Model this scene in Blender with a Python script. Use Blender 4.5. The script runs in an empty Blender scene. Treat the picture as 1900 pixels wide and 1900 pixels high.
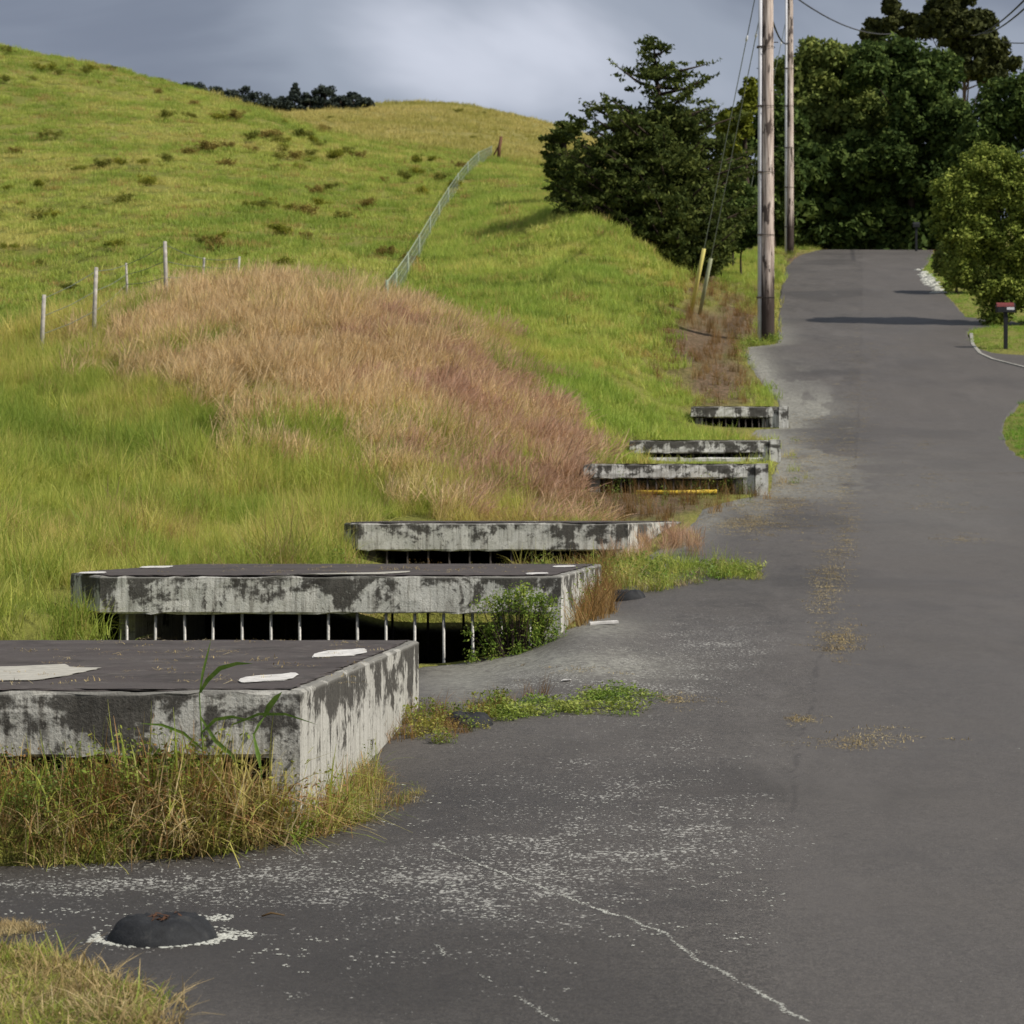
import bpy, bmesh, math, random
import numpy as np
from mathutils import Vector, Matrix, Quaternion

# ------------------------------------------------------------------ camera, world, sun
S = bpy.context.scene
C = S.collection
R = math.radians
F, ZC = 4000.0, 1.75            # focal length in photo pixels, eye height in metres
cam_d = bpy.data.cameras.new('camera'); cam = bpy.data.objects.new('camera', cam_d); C.objects.link(cam)
cam.location = (0, 0, ZC); cam.rotation_euler = (R(90), 0, 0)
cam_d.sensor_width = 36; cam_d.lens = 36*F/1900; cam_d.clip_start = .1; cam_d.clip_end = 3000
cam_d.dof.use_dof = True; cam_d.dof.focus_distance = 14.5; cam_d.dof.aperture_fstop = 6.3
S.camera = cam

SUN_DIR = Vector((0.70, -0.32, 0.78)).normalized()      # towards the sun
w = bpy.data.worlds.new('World'); S.world = w; w.use_nodes = True
def world_nodes():
    t = w.node_tree; n = t.nodes; l = t.links; n.clear()
    out = n.new('ShaderNodeOutputWorld'); bg = n.new('ShaderNodeBackground'); bg.inputs[1].default_value = 0.1
    sky = n.new('ShaderNodeTexSky'); sky.sky_type = 'NISHITA'; sky.sun_disc = False
    sky.sun_elevation = math.asin(SUN_DIR.z); sky.sun_rotation = math.atan2(SUN_DIR.x, SUN_DIR.y)
    tc = n.new('ShaderNodeTexCoord')
    mp = n.new('ShaderNodeMapping'); mp.inputs['Scale'].default_value = (3.4, 3.4, 8.5); mp.inputs['Location'].default_value = (1.3, .4, .35)
    l.new(tc.outputs['Generated'], mp.inputs['Vector'])
    nz = n.new('ShaderNodeTexNoise'); nz.inputs['Scale'].default_value = 1.0; nz.inputs['Detail'].default_value = 5; nz.inputs['Roughness'].default_value = .5; nz.inputs['Distortion'].default_value = .5
    l.new(mp.outputs[0], nz.inputs['Vector'])
    def math_(op, a, b=None, c=None, clamp=False):
        m = n.new('ShaderNodeMath'); m.operation = op; m.use_clamp = clamp
        for i, v in enumerate((a, b, c)):
            if v is None: continue
            if isinstance(v, (int, float)): m.inputs[i].default_value = v
            else: l.new(v, m.inputs[i])
        return m.outputs[0]
    val = math_('MULTIPLY_ADD', nz.outputs['Fac'], 1.9, -.62)
    # thinner places in the cloud deck, where more light comes through
    def lobe(px, py, r, amp, sx=1.0):
        d = Vector(((px-950)/F, 1, (950-py)/F)).normalized()
        s = n.new('ShaderNodeVectorMath'); s.operation = 'SUBTRACT'; l.new(tc.outputs['Generated'], s.inputs[0]); s.inputs[1].default_value = d
        m = n.new('ShaderNodeVectorMath'); m.operation = 'MULTIPLY'; l.new(s.outputs[0], m.inputs[0]); m.inputs[1].default_value = (1/sx, 1, 1)
        ln = n.new('ShaderNodeVectorMath'); ln.operation = 'LENGTH'; l.new(m.outputs[0], ln.inputs[0])
        q = math_('DIVIDE', ln.outputs['Value'], r); q = math_('MULTIPLY', q, q); q = math_('MULTIPLY', q, -1.0)
        return math_('MULTIPLY', math_('EXPONENT', q), amp)
    for a in ((730, 70, .034, .28, 1.9), (840, 150, .03, .26, 1.7), (1120, 110, .06, .20, 1.6), (300, 100, .05, -.30, 2.4), (850, 60, .02, -.12, 1.2), (1500, 20, .05, -.02, 1.5), (560, 20, .02, .12, 1.6), (110, 10, .03, .06, 1.4)):
        val = math_('ADD', val, lobe(*a))
    rp = n.new('ShaderNodeValToRGB'); rp.color_ramp.interpolation = 'EASE'
    e = rp.color_ramp.elements; e[0].position = .05; e[0].color = (1.85, 2.10, 2.70, 1); e[1].position = .95; e[1].color = (5.9, 6.2, 7.1, 1)
    m_ = rp.color_ramp.elements.new(.45); m_.color = (3.1, 3.45, 4.15, 1)
    l.new(val, rp.inputs[0])
    mx = n.new('ShaderNodeMix'); mx.data_type = 'RGBA'; mx.inputs[0].default_value = .93
    l.new(sky.outputs[0], mx.inputs[6]); l.new(rp.outputs[0], mx.inputs[7])
    l.new(mx.outputs[2], bg.inputs[0]); l.new(bg.outputs[0], out.inputs[0])
world_nodes()
sd = bpy.data.lights.new('sun', 'SUN'); sd.energy = 4.2; sd.angle = R(.8); sd.color = (1, .95, .86)
sun = bpy.data.objects.new('sun', sd); C.objects.link(sun); sun.location = (40, -10, 60)
sun.rotation_euler = (-SUN_DIR).to_track_quat('-Z', 'Y').to_euler()
S.view_settings.view_transform = 'Standard'; S.view_settings.look = 'None'; S.view_settings.gamma = 1
S.view_settings.use_curve_mapping = False; S.view_settings.exposure = 0.15
S.render.engine = 'CYCLES'
S.cycles.max_bounces = 6; S.cycles.transparent_max_bounces = 4; S.cycles.diffuse_bounces = 3; S.cycles.glossy_bounces = 2; S.cycles.transmission_bounces = 2

# ------------------------------------------------------------------ naming helpers
def tag(o, label=None, cat=None, group=None, kind=None):
    if label: o['label'] = label
    if cat: o['category'] = cat
    if group: o['group'] = group
    if kind: o['kind'] = kind
    return o
def link(name, me, m=None, parent=None, smooth=False):
    o = bpy.data.objects.new(name, me); C.objects.link(o)
    if m and not me.materials: me.materials.append(m)
    if parent: o.parent = parent
    if smooth: me.polygons.foreach_set('use_smooth', [True]*len(me.polygons))
    return o
def empty(name, loc=(0, 0, 0), rz=0):
    o = bpy.data.objects.new(name, None); C.objects.link(o); o.location = loc; o.rotation_euler = (0, 0, rz); o.empty_display_size = .2
    return o
def np_mesh(name, V, Fc, attrs=None):
    """V (n,3); Fc (m,k) all faces same size"""
    V = np.asarray(V, np.float32); Fc = np.asarray(Fc, np.int32)
    me = bpy.data.meshes.new(name); me.vertices.add(len(V)); me.vertices.foreach_set('co', V.ravel())
    k = Fc.shape[1]; me.loops.add(Fc.size); me.loops.foreach_set('vertex_index', Fc.ravel())
    me.polygons.add(len(Fc)); me.polygons.foreach_set('loop_start', np.arange(0, Fc.size, k, dtype=np.int32))
    me.update(calc_edges=True)
    for nm, arr in (attrs or {}).items():
        a = me.attributes.new(nm, 'FLOAT', 'POINT'); a.data.foreach_set('value', np.asarray(arr, np.float32))
    return me

# ------------------------------------------------------------------ noise and interpolation
def vnoise(x, y, seed=0):
    x = np.asarray(x, float); y = np.asarray(y, float)
    xi = np.floor(x).astype(np.int64); yi = np.floor(y).astype(np.int64); fx = x-xi; fy = y-yi
    fx = fx*fx*(3-2*fx); fy = fy*fy*(3-2*fy)
    def h(a, b):
        n = (a*374761393 + b*668265263 + seed*974634777) & 0xffffffff
        n = ((n ^ (n >> 13))*1274126177) & 0xffffffff
        return ((n ^ (n >> 16)) & 0xffff)/65535.0
    return (h(xi, yi)*(1-fx)+h(xi+1, yi)*fx)*(1-fy)+(h(xi, yi+1)*(1-fx)+h(xi+1, yi+1)*fx)*fy - .5
def fbm(x, y, seed=0, o=3):
    s = 0; a = 1
    for i in range(o): s = s+a*vnoise(x*2**i, y*2**i, seed+i); a *= .5
    return s
def pchip(xs, ys, x):
    xs = np.asarray(xs, float); ys = np.asarray(ys, float); h = np.diff(xs); d = np.diff(ys)/h
    m = np.zeros(len(xs)); m[0] = d[0]; m[-1] = d[-1]
    for i in range(1, len(xs)-1):
        if d[i-1]*d[i] > 0:
            w1 = 2*h[i]+h[i-1]; w2 = h[i]+2*h[i-1]; m[i] = (w1+w2)/(w1/d[i-1]+w2/d[i])
    x = np.clip(np.asarray(x, float), xs[0], xs[-1]); i = np.clip(np.searchsorted(xs, x)-1, 0, len(xs)-2)
    t = (x-xs[i])/h[i]
    return ((2*t**3-3*t**2+1)*ys[i]+(t**3-2*t**2+t)*h[i]*m[i]+(-2*t**3+3*t**2)*ys[i+1]+(t**3-t**2)*h[i]*m[i+1])
def sstep(a, b, x):
    t = np.clip((x-a)/(b-a), 0, 1); return t*t*(3-2*t)

# ------------------------------------------------------------------ terrain: surveyed profiles along rays from the camera station
ROADP = [(1, 0), (9, 0), (11.7, .06), (14, .18), (16.3, .28), (20.5, .6), (25, .88), (28, 1.2), (33, 1.65), (37, 2.05), (42, 2.75), (49, 3.65), (55, 5.05), (62, 6.65), (70, 8.0), (80, 9.95), (90, 12.0), (98, 13.45), (103, 14.25), (108, 14.45), (114, 14.6), (122, 16.5), (140, 20), (200, 27), (320, 42)]
def Y(*prs): return [(d, ZC+(950-py)*d/F) for d, py in prs]
COLS = {
 -5000: [(1, .0), (8, .1), (11.7, .3), (25, 4), (55, 14), (120, 40), (170, 60), (320, 80)],
 -600: [(1, 0), (9, 0), (11.7, 0), (16.3, .9), (25, 1.9), (40, 4.5), (55, 7.5), (65, 9.5), (90, 16), (120, 25), (150, 36), (170, 42), (260, 50), (320, 50)],
 0: [(1, 0), (9, 0), (11.7, -.05), (14, .1), (16.3, .5)]+Y((19, 1150), (22, 1095), (25, 1035), (28, 980), (33, 905), (40, 800), (48, 700), (55, 640), (65, 590), (90, 430), (120, 280), (150, 130), (162, 88), (180, 95), (260, 150), (320, 175)),
 300: [(1, 0), (9, 0), (11.7, -.05), (16.3, .3), (20.5, .6), (25, 1.07)]+Y((28, 1015), (33, 930), (40, 790), (48, 650), (53, 572), (58, 535), (70, 490), (90, 390), (120, 270), (145, 190), (158, 155), (180, 185), (230, 215), (260, 225), (320, 230)),
 480: [(1, 0), (9, 0), (11.7, -.02), (16.3, .25), (20.5, .5), (25, 1.0)]+Y((28, 1025), (33, 950), (40, 775), (48, 612), (53, 545), (58, 532), (70, 485), (90, 398), (120, 288), (145, 215), (152, 207), (180, 220), (230, 217), (260, 212), (320, 218)),
 600: [(1, 0), (9, 0), (11.7, 0), (14, .1), (16.3, .2), (20.5, .4), (25, .9), (26, 1.05)]+Y((28, 1035), (33, 965), (38, 850), (44, 690), (50, 560), (53, 540), (60, 532), (75, 470), (95, 390), (120, 310), (140, 262), (150, 250), (180, 245), (260, 203), (320, 210)),
 800: [(1, 0), (9, 0), (11.7, .04), (14, .16), (16.3, .27), (20.5, .3), (25, .6), (28, .95)]+Y((33, 967), (36, 905), (40, 800), (44, 700), (48, 628), (54, 602), (65, 540), (80, 460), (100, 390), (130, 310), (150, 285), (180, 262), (260, 195), (320, 205)),
 950: [(1, 0), (9, 0), (11.7, .06), (14, .18), (16.3, .28), (20.5, .42), (25, .6), (28, .95), (33, 1.45)]+Y((34, 958), (38, 890), (42, 790), (45, 725), (50, 685), (58, 602), (70, 502), (78, 446), (85, 412), (100, 368), (130, 320), (150, 305), (200, 265), (260, 218), (320, 225)),
 1100: [(1, 0), (9, 0), (11.7, .06), (14, .18), (16.3, .28), (20.5, .66), (25, .75), (28, 1.05), (33, 1.45)]+Y((36, 930), (38, 895), (41, 850), (45, 780), (50, 710), (55, 640), (62, 560), (70, 480), (78, 405), (85, 387), (100, 378), (130, 345), (200, 300), (260, 258), (320, 262)),
 1250: ROADP[:9]+[(37, 2.05), (42, 2.72), (46, 3.2), (50, 4.0)]+Y((56, 680), (62, 620), (68, 560), (74, 520), (85, 500), (100, 488), (130, 470), (260, 330), (320, 320)),
 1350: ROADP[:12]+Y((55, 702), (62, 632), (70, 578), (80, 528), (90, 495), (100, 468), (130, 465), (260, 380), (320, 370)),
 1440: ROADP, 1600: ROADP, 2000: ROADP,
 2600: [(d, z+.02*min(d, 40)) for d, z in ROADP], 6000: [(d, z+.05*min(d, 40)) for d, z in ROADP],
}
DG = np.exp(np.linspace(math.log(1), math.log(320), 900)); PG = np.concatenate([np.arange(-5000, -600, 100), np.arange(-600, 2600, 10), np.arange(2600, 6001, 100)]).astype(float)
_cp = sorted(COLS); _cz = np.array([pchip([a for a, b in COLS[c]], [b for a, b in COLS[c]], DG) for c in _cp])
ZG = np.array([pchip(_cp, _cz[:, i], PG) for i in range(len(DG))])     # rows: depth, cols: bearing
def T0(x, y):
    x = np.asarray(x, float); y = np.asarray(y, float); d = np.clip(y, 1, 319.9); px = np.clip(950+F*x/d, -5000, 5999)
    u = np.log(d)/math.log(320)*899; i = np.clip(u.astype(int), 0, 898); fu = u-i
    j = np.clip(np.searchsorted(PG, px, side='right')-1, 0, len(PG)-2); fv = (px-PG[j])/(PG[j+1]-PG[j])
    return (ZG[i, j]*(1-fv)+ZG[i, j+1]*fv)*(1-fu)+(ZG[i+1, j]*(1-fv)+ZG[i+1, j+1]*fv)*fu
# road edges as bearings per distance
RL = [(1, -5000), (9.9, -5000), (10.5, -1400), (10.8, -150), (10.95, 100), (11.2, 350), (11.55, 545), (12.0, 600), (13, 618), (14, 662), (15, 712), (16.3, 760), (16.6, 735), (18.2, 738), (20.2, 765), (20.6, 1000), (20.9, 1062), (23, 1092), (25, 1120), (26.5, 1150), (28, 1190), (30, 1245), (33, 1285), (35, 1300), (36.8, 1390), (37, 1422), (40, 1430), (42, 1440), (45, 1446), (47, 1380), (48.7, 1400), (49, 1462), (52, 1448), (55, 1412), (58, 1385), (60.5, 1378), (61.5, 1440), (70, 1442), (80, 1447), (90, 1458), (98, 1485), (103, 1535), (110, 1560), (125, 1570)]
RR = [(1, 6000), (39, 6000), (40, 2300), (41, 1940), (43, 1888), (46, 1866), (50, 1863), (52.5, 1895), (53.5, 1960), (55, 2400), (58, 2500), (58.6, 2000), (59.5, 1850), (60.5, 1817), (62, 1802), (65, 1796), (66.5, 1805), (68, 1900), (69.5, 1880), (71, 1795), (76, 1770), (82, 1740), (88, 1713), (93, 1722), (100, 1732), (110, 1735), (125, 1735)]
def edgeL(d): return np.interp(d, [a for a, b in RL], [b for a, b in RL])
def edgeR(d): return np.interp(d, [a for a, b in RR], [b for a, b in RR])
# inlets: footprint corners (front left, front right, back right, back left), z top
def W(px, d): return ((px-950)*d/F, d)
INL = [
 dict(poly=[(-5.5, 11.7), (-1.155, 11.7), (-.713, 16.3), (-5.1, 16.3)], top=.77, pit=-.2),
 dict(poly=[(-3.92, 20.5), (.46, 20.5), (1.03, 25.0), (-3.75, 25.0), (-4.42, 21.6)], top=1.135, pit=-.15),
 dict(poly=[(-2.0, 28.0), (1.5, 28.0), (2.55, 32.6), (-2.0, 32.9), (-2.25, 28.9)], top=1.60, pit=.5),
 dict(poly=[W(1083, 37), W(1400, 37), W(1412, 39.6), W(1095, 39.6)], top=2.565, pit=1.8),
 dict(poly=[W(1168, 42), W(1426, 42), W(1433, 44.4), W(1180, 44.4)], top=3.14, pit=2.5),
 dict(poly=[W(1282, 49), W(1444, 49), W(1450, 51.4), W(1292, 51.4)], top=4.14, pit=3.45),
]
def sdpoly(poly, x, y):   # inside distance of a convex polygon (counter clockwise)
    s = None
    for i in range(len(poly)):
        a = poly[i]; b = poly[(i+1) % len(poly)]; L = math.hypot(b[0]-a[0], b[1]-a[1])
        q = ((b[0]-a[0])*(y-a[1])-(b[1]-a[1])*(x-a[0]))/L
        s = q if s is None else np.minimum(s, q)
    return s
CH = [([(-5.3, 16.2), (-.9, 16.2), (-.9, 20.75), (-4.0, 20.75)], -.1), ([(-2.2, 24.9), (.8, 24.9), (1.0, 26.7), (-2.0, 26.7)], .12)]
def T(x, y, pits=True):
    z = T0(x, y); x = np.asarray(x, float); y = np.asarray(y, float); d = np.clip(y, 1, 400); px = 950+F*x/d
    off = np.maximum(edgeL(d)-px, px-edgeR(d))*d/F          # metres outside the road
    g = sstep(.2, 4, off)
    z = z+g*(fbm(x/3.1, y/3.1, 5)*.16+fbm(x/9, y/9, 9)*.35*sstep(40, 90, d)+fbm(x/1.1, y/1.1, 3, 2)*.07)
    z = z+.24*sstep(0, .42, off)*sstep(11.72, 11.5, d)*sstep(10.3, 10.8, d)*sstep(720, 560, px)
    z = z+(1-g)*(fbm(x/2.5, y/2.5, 21, 2)*.035*sstep(9, 14, d))
    if pits:
        for I in INL: m = sstep(.02, .16, sdpoly(I['poly'], x, y)); z = z*(1-m)+np.minimum(z, I['pit'])*m
        for p, zb in CH: m = sstep(0, .35, sdpoly(p, x, y)); z = z*(1-m)+np.minimum(z, zb+fbm(x*2, y*2, 4)*.1)*m
    return z
def Tz(x, y): return float(T(np.array([x]), np.array([y]))[0])
_dm = np.exp(np.linspace(math.log(5), math.log(318), 3000))
def hit(px, py, dmin=5):
    ds = _dm[_dm >= dmin]; z = T((px-950)/F*ds, ds); yy = 950-(z-ZC)*F/ds
    k = np.argmax(yy <= py); d = ds[k] if yy[k] <= py else ds[-1]
    return ((px-950)/F*d, d, Tz((px-950)/F*d, d))

# ------------------------------------------------------------------ materials
class NT:
    def __init__(s, name):
        s.m = bpy.data.materials.new(name); s.m.use_nodes = True; s.t = s.m.node_tree; s.n = s.t.nodes; s.l = s.t.links
        s.b = s.n['Principled BSDF']; s.b.inputs['Specular IOR Level'].default_value = .25
        s.geo = None
    def add(s, k, **kw):
        n = s.n.new(k)
        for a, v in kw.items(): setattr(n, a, v)
        return n
    def set(s, sock, v):
        if hasattr(v, 'is_output') or hasattr(v, 'links'): s.l.new(v, sock)
        else: sock.default_value = v
    def pos(s):
        if not s.geo: s.geo = s.add('ShaderNodeNewGeometry')
        return s.geo.outputs['Position']
    def noise(s, scale, detail=4, rough=.55, vec=None, sc=None, dist=0):
        n = s.add('ShaderNodeTexNoise'); n.inputs['Scale'].default_value = scale; n.inputs['Detail'].default_value = detail; n.inputs['Roughness'].default_value = rough; n.inputs['Distortion'].default_value = dist
        v = vec or s.pos()
        if sc:
            mp = s.add('ShaderNodeMapping'); mp.inputs['Scale'].default_value = sc; s.l.new(v, mp.inputs[0]); v = mp.outputs[0]
        s.l.new(v, n.inputs['Vector']); return n.outputs['Fac']
    def math(s, op, a, b=0.0, c=None, clamp=False):
        m = s.add('ShaderNodeMath', operation=op, use_clamp=clamp); s.set(m.inputs[0], a); s.set(m.inputs[1], b)
        if c is not None: s.set(m.inputs[2], c)
        return m.outputs[0]
    def ramp(s, fac, *stops):
        r = s.add('ShaderNodeValToRGB'); e = r.color_ramp.elements
        while len(e) < len(stops): e.new(.5)
        for i, (p, c) in enumerate(stops): e[i].position = p; e[i].color = (*c, 1) if len(c) == 3 else c
        s.l.new(fac, r.inputs[0]); return r.outputs[0]
    def rng(s, v, a, b, c=0.0, d=1.0):
        m = s.add('ShaderNodeMapRange'); m.interpolation_type = 'SMOOTHSTEP'; s.set(m.inputs[0], v)
        for i, q in enumerate((a, b, c, d)): m.inputs[i+1].default_value = q
        return m.outputs[0]
    def mix(s, f, a, b, mode='MIX'):
        m = s.add('ShaderNodeMix', data_type='RGBA', blend_type=mode); s.set(m.inputs[0], f)
        for i, q in ((6, a), (7, b)):
            if isinstance(q, tuple): m.inputs[i].default_value = (*q, 1) if len(q) == 3 else q
            else: s.l.new(q, m.inputs[i])
        return m.outputs[2]
    def attr(s, name, t='GEOMETRY'):
        a = s.add('ShaderNodeAttribute', attribute_name=name, attribute_type=t); return a.outputs['Fac']
    def col(s, c):
        if isinstance(c, tuple): s.b.inputs['Base Color'].default_value = (*c, 1)
        else: s.l.new(c, s.b.inputs['Base Color'])
    def bump(s, h, strength, dist):
        b = s.add('ShaderNodeBump'); b.inputs['Strength'].default_value = strength; b.inputs['Distance'].default_value = dist
        s.l.new(h, b.inputs['Height']); s.l.new(b.outputs[0], s.b.inputs['Normal'])
    def rough(s, v): s.set(s.b.inputs['Roughness'], v)
    def leafy(s, colour, trans):
        tr = s.add('ShaderNodeBsdfTranslucent'); mx = s.add('ShaderNodeMixShader'); mx.inputs[0].default_value = trans
        s.l.new(colour, tr.inputs[0]); s.l.new(colour, s.b.inputs['Base Color'])
        out = s.n['Material Output']; s.l.new(s.b.outputs[0], mx.inputs[1]); s.l.new(tr.outputs[0], mx.inputs[2]); s.l.new(mx.outputs[0], out.inputs[0])

def simple(name, c, r=.6, var=.25, scale=20, metal=0):
    t = NT(name); n = t.noise(scale, 5)
    t.col(t.ramp(n, (.3, tuple(q*(1-var) for q in c)), (.7, tuple(min(1, q*(1+var)) for q in c)))); t.rough(r); t.b.inputs['Metallic'].default_value = metal
    t.bump(n, .2, .005); return t.m

def grass_mat(name, lo, mid, hi, tip=None, trans=.3, patch=.35, dry=None, dryamt=.0, big=.12):
    t = NT(name); a = t.rng(t.noise(patch, 5, .65), .25, .75); b = t.rng(t.noise(big, 3, .5), .25, .75); r = t.attr('tint', 'INSTANCER')
    f = t.math('ADD', t.math('MULTIPLY', a, .5), t.math('MULTIPLY', b, .3)); f = t.math('ADD', f, t.math('MULTIPLY', r, .30)); f = t.math('SUBTRACT', f, .05)
    c = t.ramp(f, (.30, lo), (.5, mid), (.72, hi))
    if dry: c = t.mix(t.rng(t.math('ADD', t.math('MULTIPLY', r, .55), t.math('MULTIPLY', t.noise(.5, 3), .6)), .78-dryamt, .95-dryamt), c, dry)
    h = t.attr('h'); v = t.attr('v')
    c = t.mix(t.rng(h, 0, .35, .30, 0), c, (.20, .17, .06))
    if tip: c = t.mix(t.rng(h, .5, .95, 0, .8), c, tip)
    c = t.mix(1.0, c, t.ramp(v, (0, (.82, .82, .82)), (1, (1.18, 1.15, 1.05))), 'MULTIPLY')
    t.leafy(c, trans); t.rough(.55); return t.m
M = {}
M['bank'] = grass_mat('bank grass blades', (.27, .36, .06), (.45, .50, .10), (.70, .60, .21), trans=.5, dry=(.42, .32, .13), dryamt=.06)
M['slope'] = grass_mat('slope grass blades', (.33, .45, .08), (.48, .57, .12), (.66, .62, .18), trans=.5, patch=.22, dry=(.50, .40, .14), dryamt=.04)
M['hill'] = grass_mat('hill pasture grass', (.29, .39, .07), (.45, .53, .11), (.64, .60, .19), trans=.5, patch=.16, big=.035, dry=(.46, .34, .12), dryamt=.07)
M['farhill'] = grass_mat('dry hilltop grass', (.38, .36, .09), (.52, .47, .15), (.62, .53, .20), trans=.45, patch=.05, big=.02)
M['brown'] = grass_mat('seeding brown grass', (.56, .42, .20), (.74, .55, .31), (.84, .68, .40), tip=(.72, .54, .33), trans=.45, patch=.5, dry=(.66, .60, .22), dryamt=.12)
M['pink'] = grass_mat('reddish seeding grass', (.44, .29, .17), (.60, .41, .27), (.72, .54, .34), tip=(.56, .35, .26), trans=.45, patch=.5, dry=(.62, .56, .22), dryamt=.08)
M['weed'] = grass_mat('roadside weed blades', (.16, .23, .03), (.32, .35, .06), (.58, .47, .18), trans=.3, patch=1.6, dry=(.46, .28, .14), dryamt=.14)
M['weedbrown'] = grass_mat('rusty weed stems', (.16, .10, .035), (.28, .15, .05), (.34, .22, .09), trans=.3, patch=1.5)
M['leafweed'] = grass_mat('broad leaf weeds', (.12, .18, .03), (.20, .26, .04), (.34, .32, .07), trans=.3, patch=1.5, dry=(.30, .15, .04), dryamt=.02)
M['creeper'] = grass_mat('bright creeping weeds', (.13, .22, .03), (.20, .29, .045), (.32, .36, .08), trans=.3, patch=1.5)
M['lawn'] = grass_mat('mown lawn', (.16, .33, .035), (.26, .42, .05), (.34, .44, .08), trans=.3, patch=.5)
M['straw'] = grass_mat('dry straw', (.30, .22, .10), (.42, .32, .16), (.50, .42, .24), trans=.2, patch=1.5)
M['yellowlitter'] = grass_mat('fallen yellow needles', (.30, .22, .10), (.38, .30, .15), (.48, .40, .24), trans=.1, patch=1.5)
M['redlitter'] = grass_mat('russet fallen leaves', (.10, .045, .02), (.16, .075, .035), (.22, .12, .05), trans=.1, patch=1.5)

def foliage_mat(name, dark, mid, lite, trans=.2, sc=.8):
    t = NT(name); n = t.noise(sc, 4, .6); v = t.attr('v')
    f = t.math('ADD', t.math('MULTIPLY', n, .7), t.math('MULTIPLY', v, .35))
    c = t.ramp(f, (.3, dark), (.52, mid), (.75, lite)); t.leafy(c, trans); t.rough(.75); t.b.inputs['Specular IOR Level'].default_value = .06; return t.m
M['cypress'] = foliage_mat('cypress foliage', (.030, .046, .013), (.08, .105, .027), (.17, .195, .048), .3)  # cypress, dense and olive tones are lifted, distance haze put into the colour
M['dense'] = foliage_mat('dark broadleaf foliage', (.026, .046, .013), (.07, .11, .028), (.16, .21, .052), .3)
M['olive'] = foliage_mat('olive broadleaf foliage', (.055, .08, .022), (.14, .18, .045), (.28, .31, .08), .2)
M['lime'] = foliage_mat('yellow green foliage', (.09, .11, .012), (.15, .17, .02), (.22, .23, .03), .25)
M['sunny'] = foliage_mat('rounded shrub foliage', (.07, .105, .022), (.20, .25, .045), (.42, .46, .10), .25, 2.0)
M['rusty'] = foliage_mat('open crown foliage', (.036, .044, .016), (.07, .078, .026), (.12, .125, .04), .15)
M['ridge'] = foliage_mat('ridge tree foliage', (.035, .046, .042), (.05, .064, .054), (.075, .088, .068), .1)
M['shrub_g'] = foliage_mat('green hill shrub foliage', (.10, .13, .022), (.22, .24, .035), (.38, .34, .05), .25, 1.2)
M['shrub_d'] = foliage_mat('dark hill shrub foliage', (.08, .10, .022), (.16, .18, .035), (.30, .27, .055), .2, 1.2)
M['shrub_b'] = foliage_mat('brown hill shrub foliage', (.13, .10, .03), (.24, .18, .05), (.34, .27, .07), .2, 1.2)
M['bush'] = foliage_mat('leafy ditch bush foliage', (.09, .16, .03), (.19, .28, .045), (.38, .42, .09), .4, 5)
M['bark'] = simple('tree bark', (.05, .035, .025), .9)
M['barkpale'] = simple('pale tree bark', (.14, .09, .06), .9)

def ground_mat():
    t = NT('soil and short grass'); a = t.noise(.5, 5, .6); b = t.noise(.05, 3); g = t.noise(9, 5, .7); br = t.attr('dirt'); fh = t.attr('farhill')
    c = t.ramp(t.math('ADD', t.math('MULTIPLY', a, .6), t.math('MULTIPLY', b, .4)), (.3, (.15, .17, .03)), (.5, (.24, .24, .05)), (.7, (.34, .29, .09)))
    c = t.mix(t.rng(fh, .1, .9), c, t.ramp(a, (.3, (.22, .21, .05)), (.7, (.36, .30, .10))))
    c = t.mix(t.rng(br, .1, .9), c, t.ramp(g, (.3, (.10, .065, .038)), (.7, (.26, .17, .11))))
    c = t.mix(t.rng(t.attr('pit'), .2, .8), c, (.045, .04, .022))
    c = t.mix(t.rng(g, .35, .65, .45, 0), c, (.06, .06, .015)); t.col(c); t.rough(.95); t.bump(g, .9, .12); return t.m
M['ground'] = ground_mat()
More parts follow.
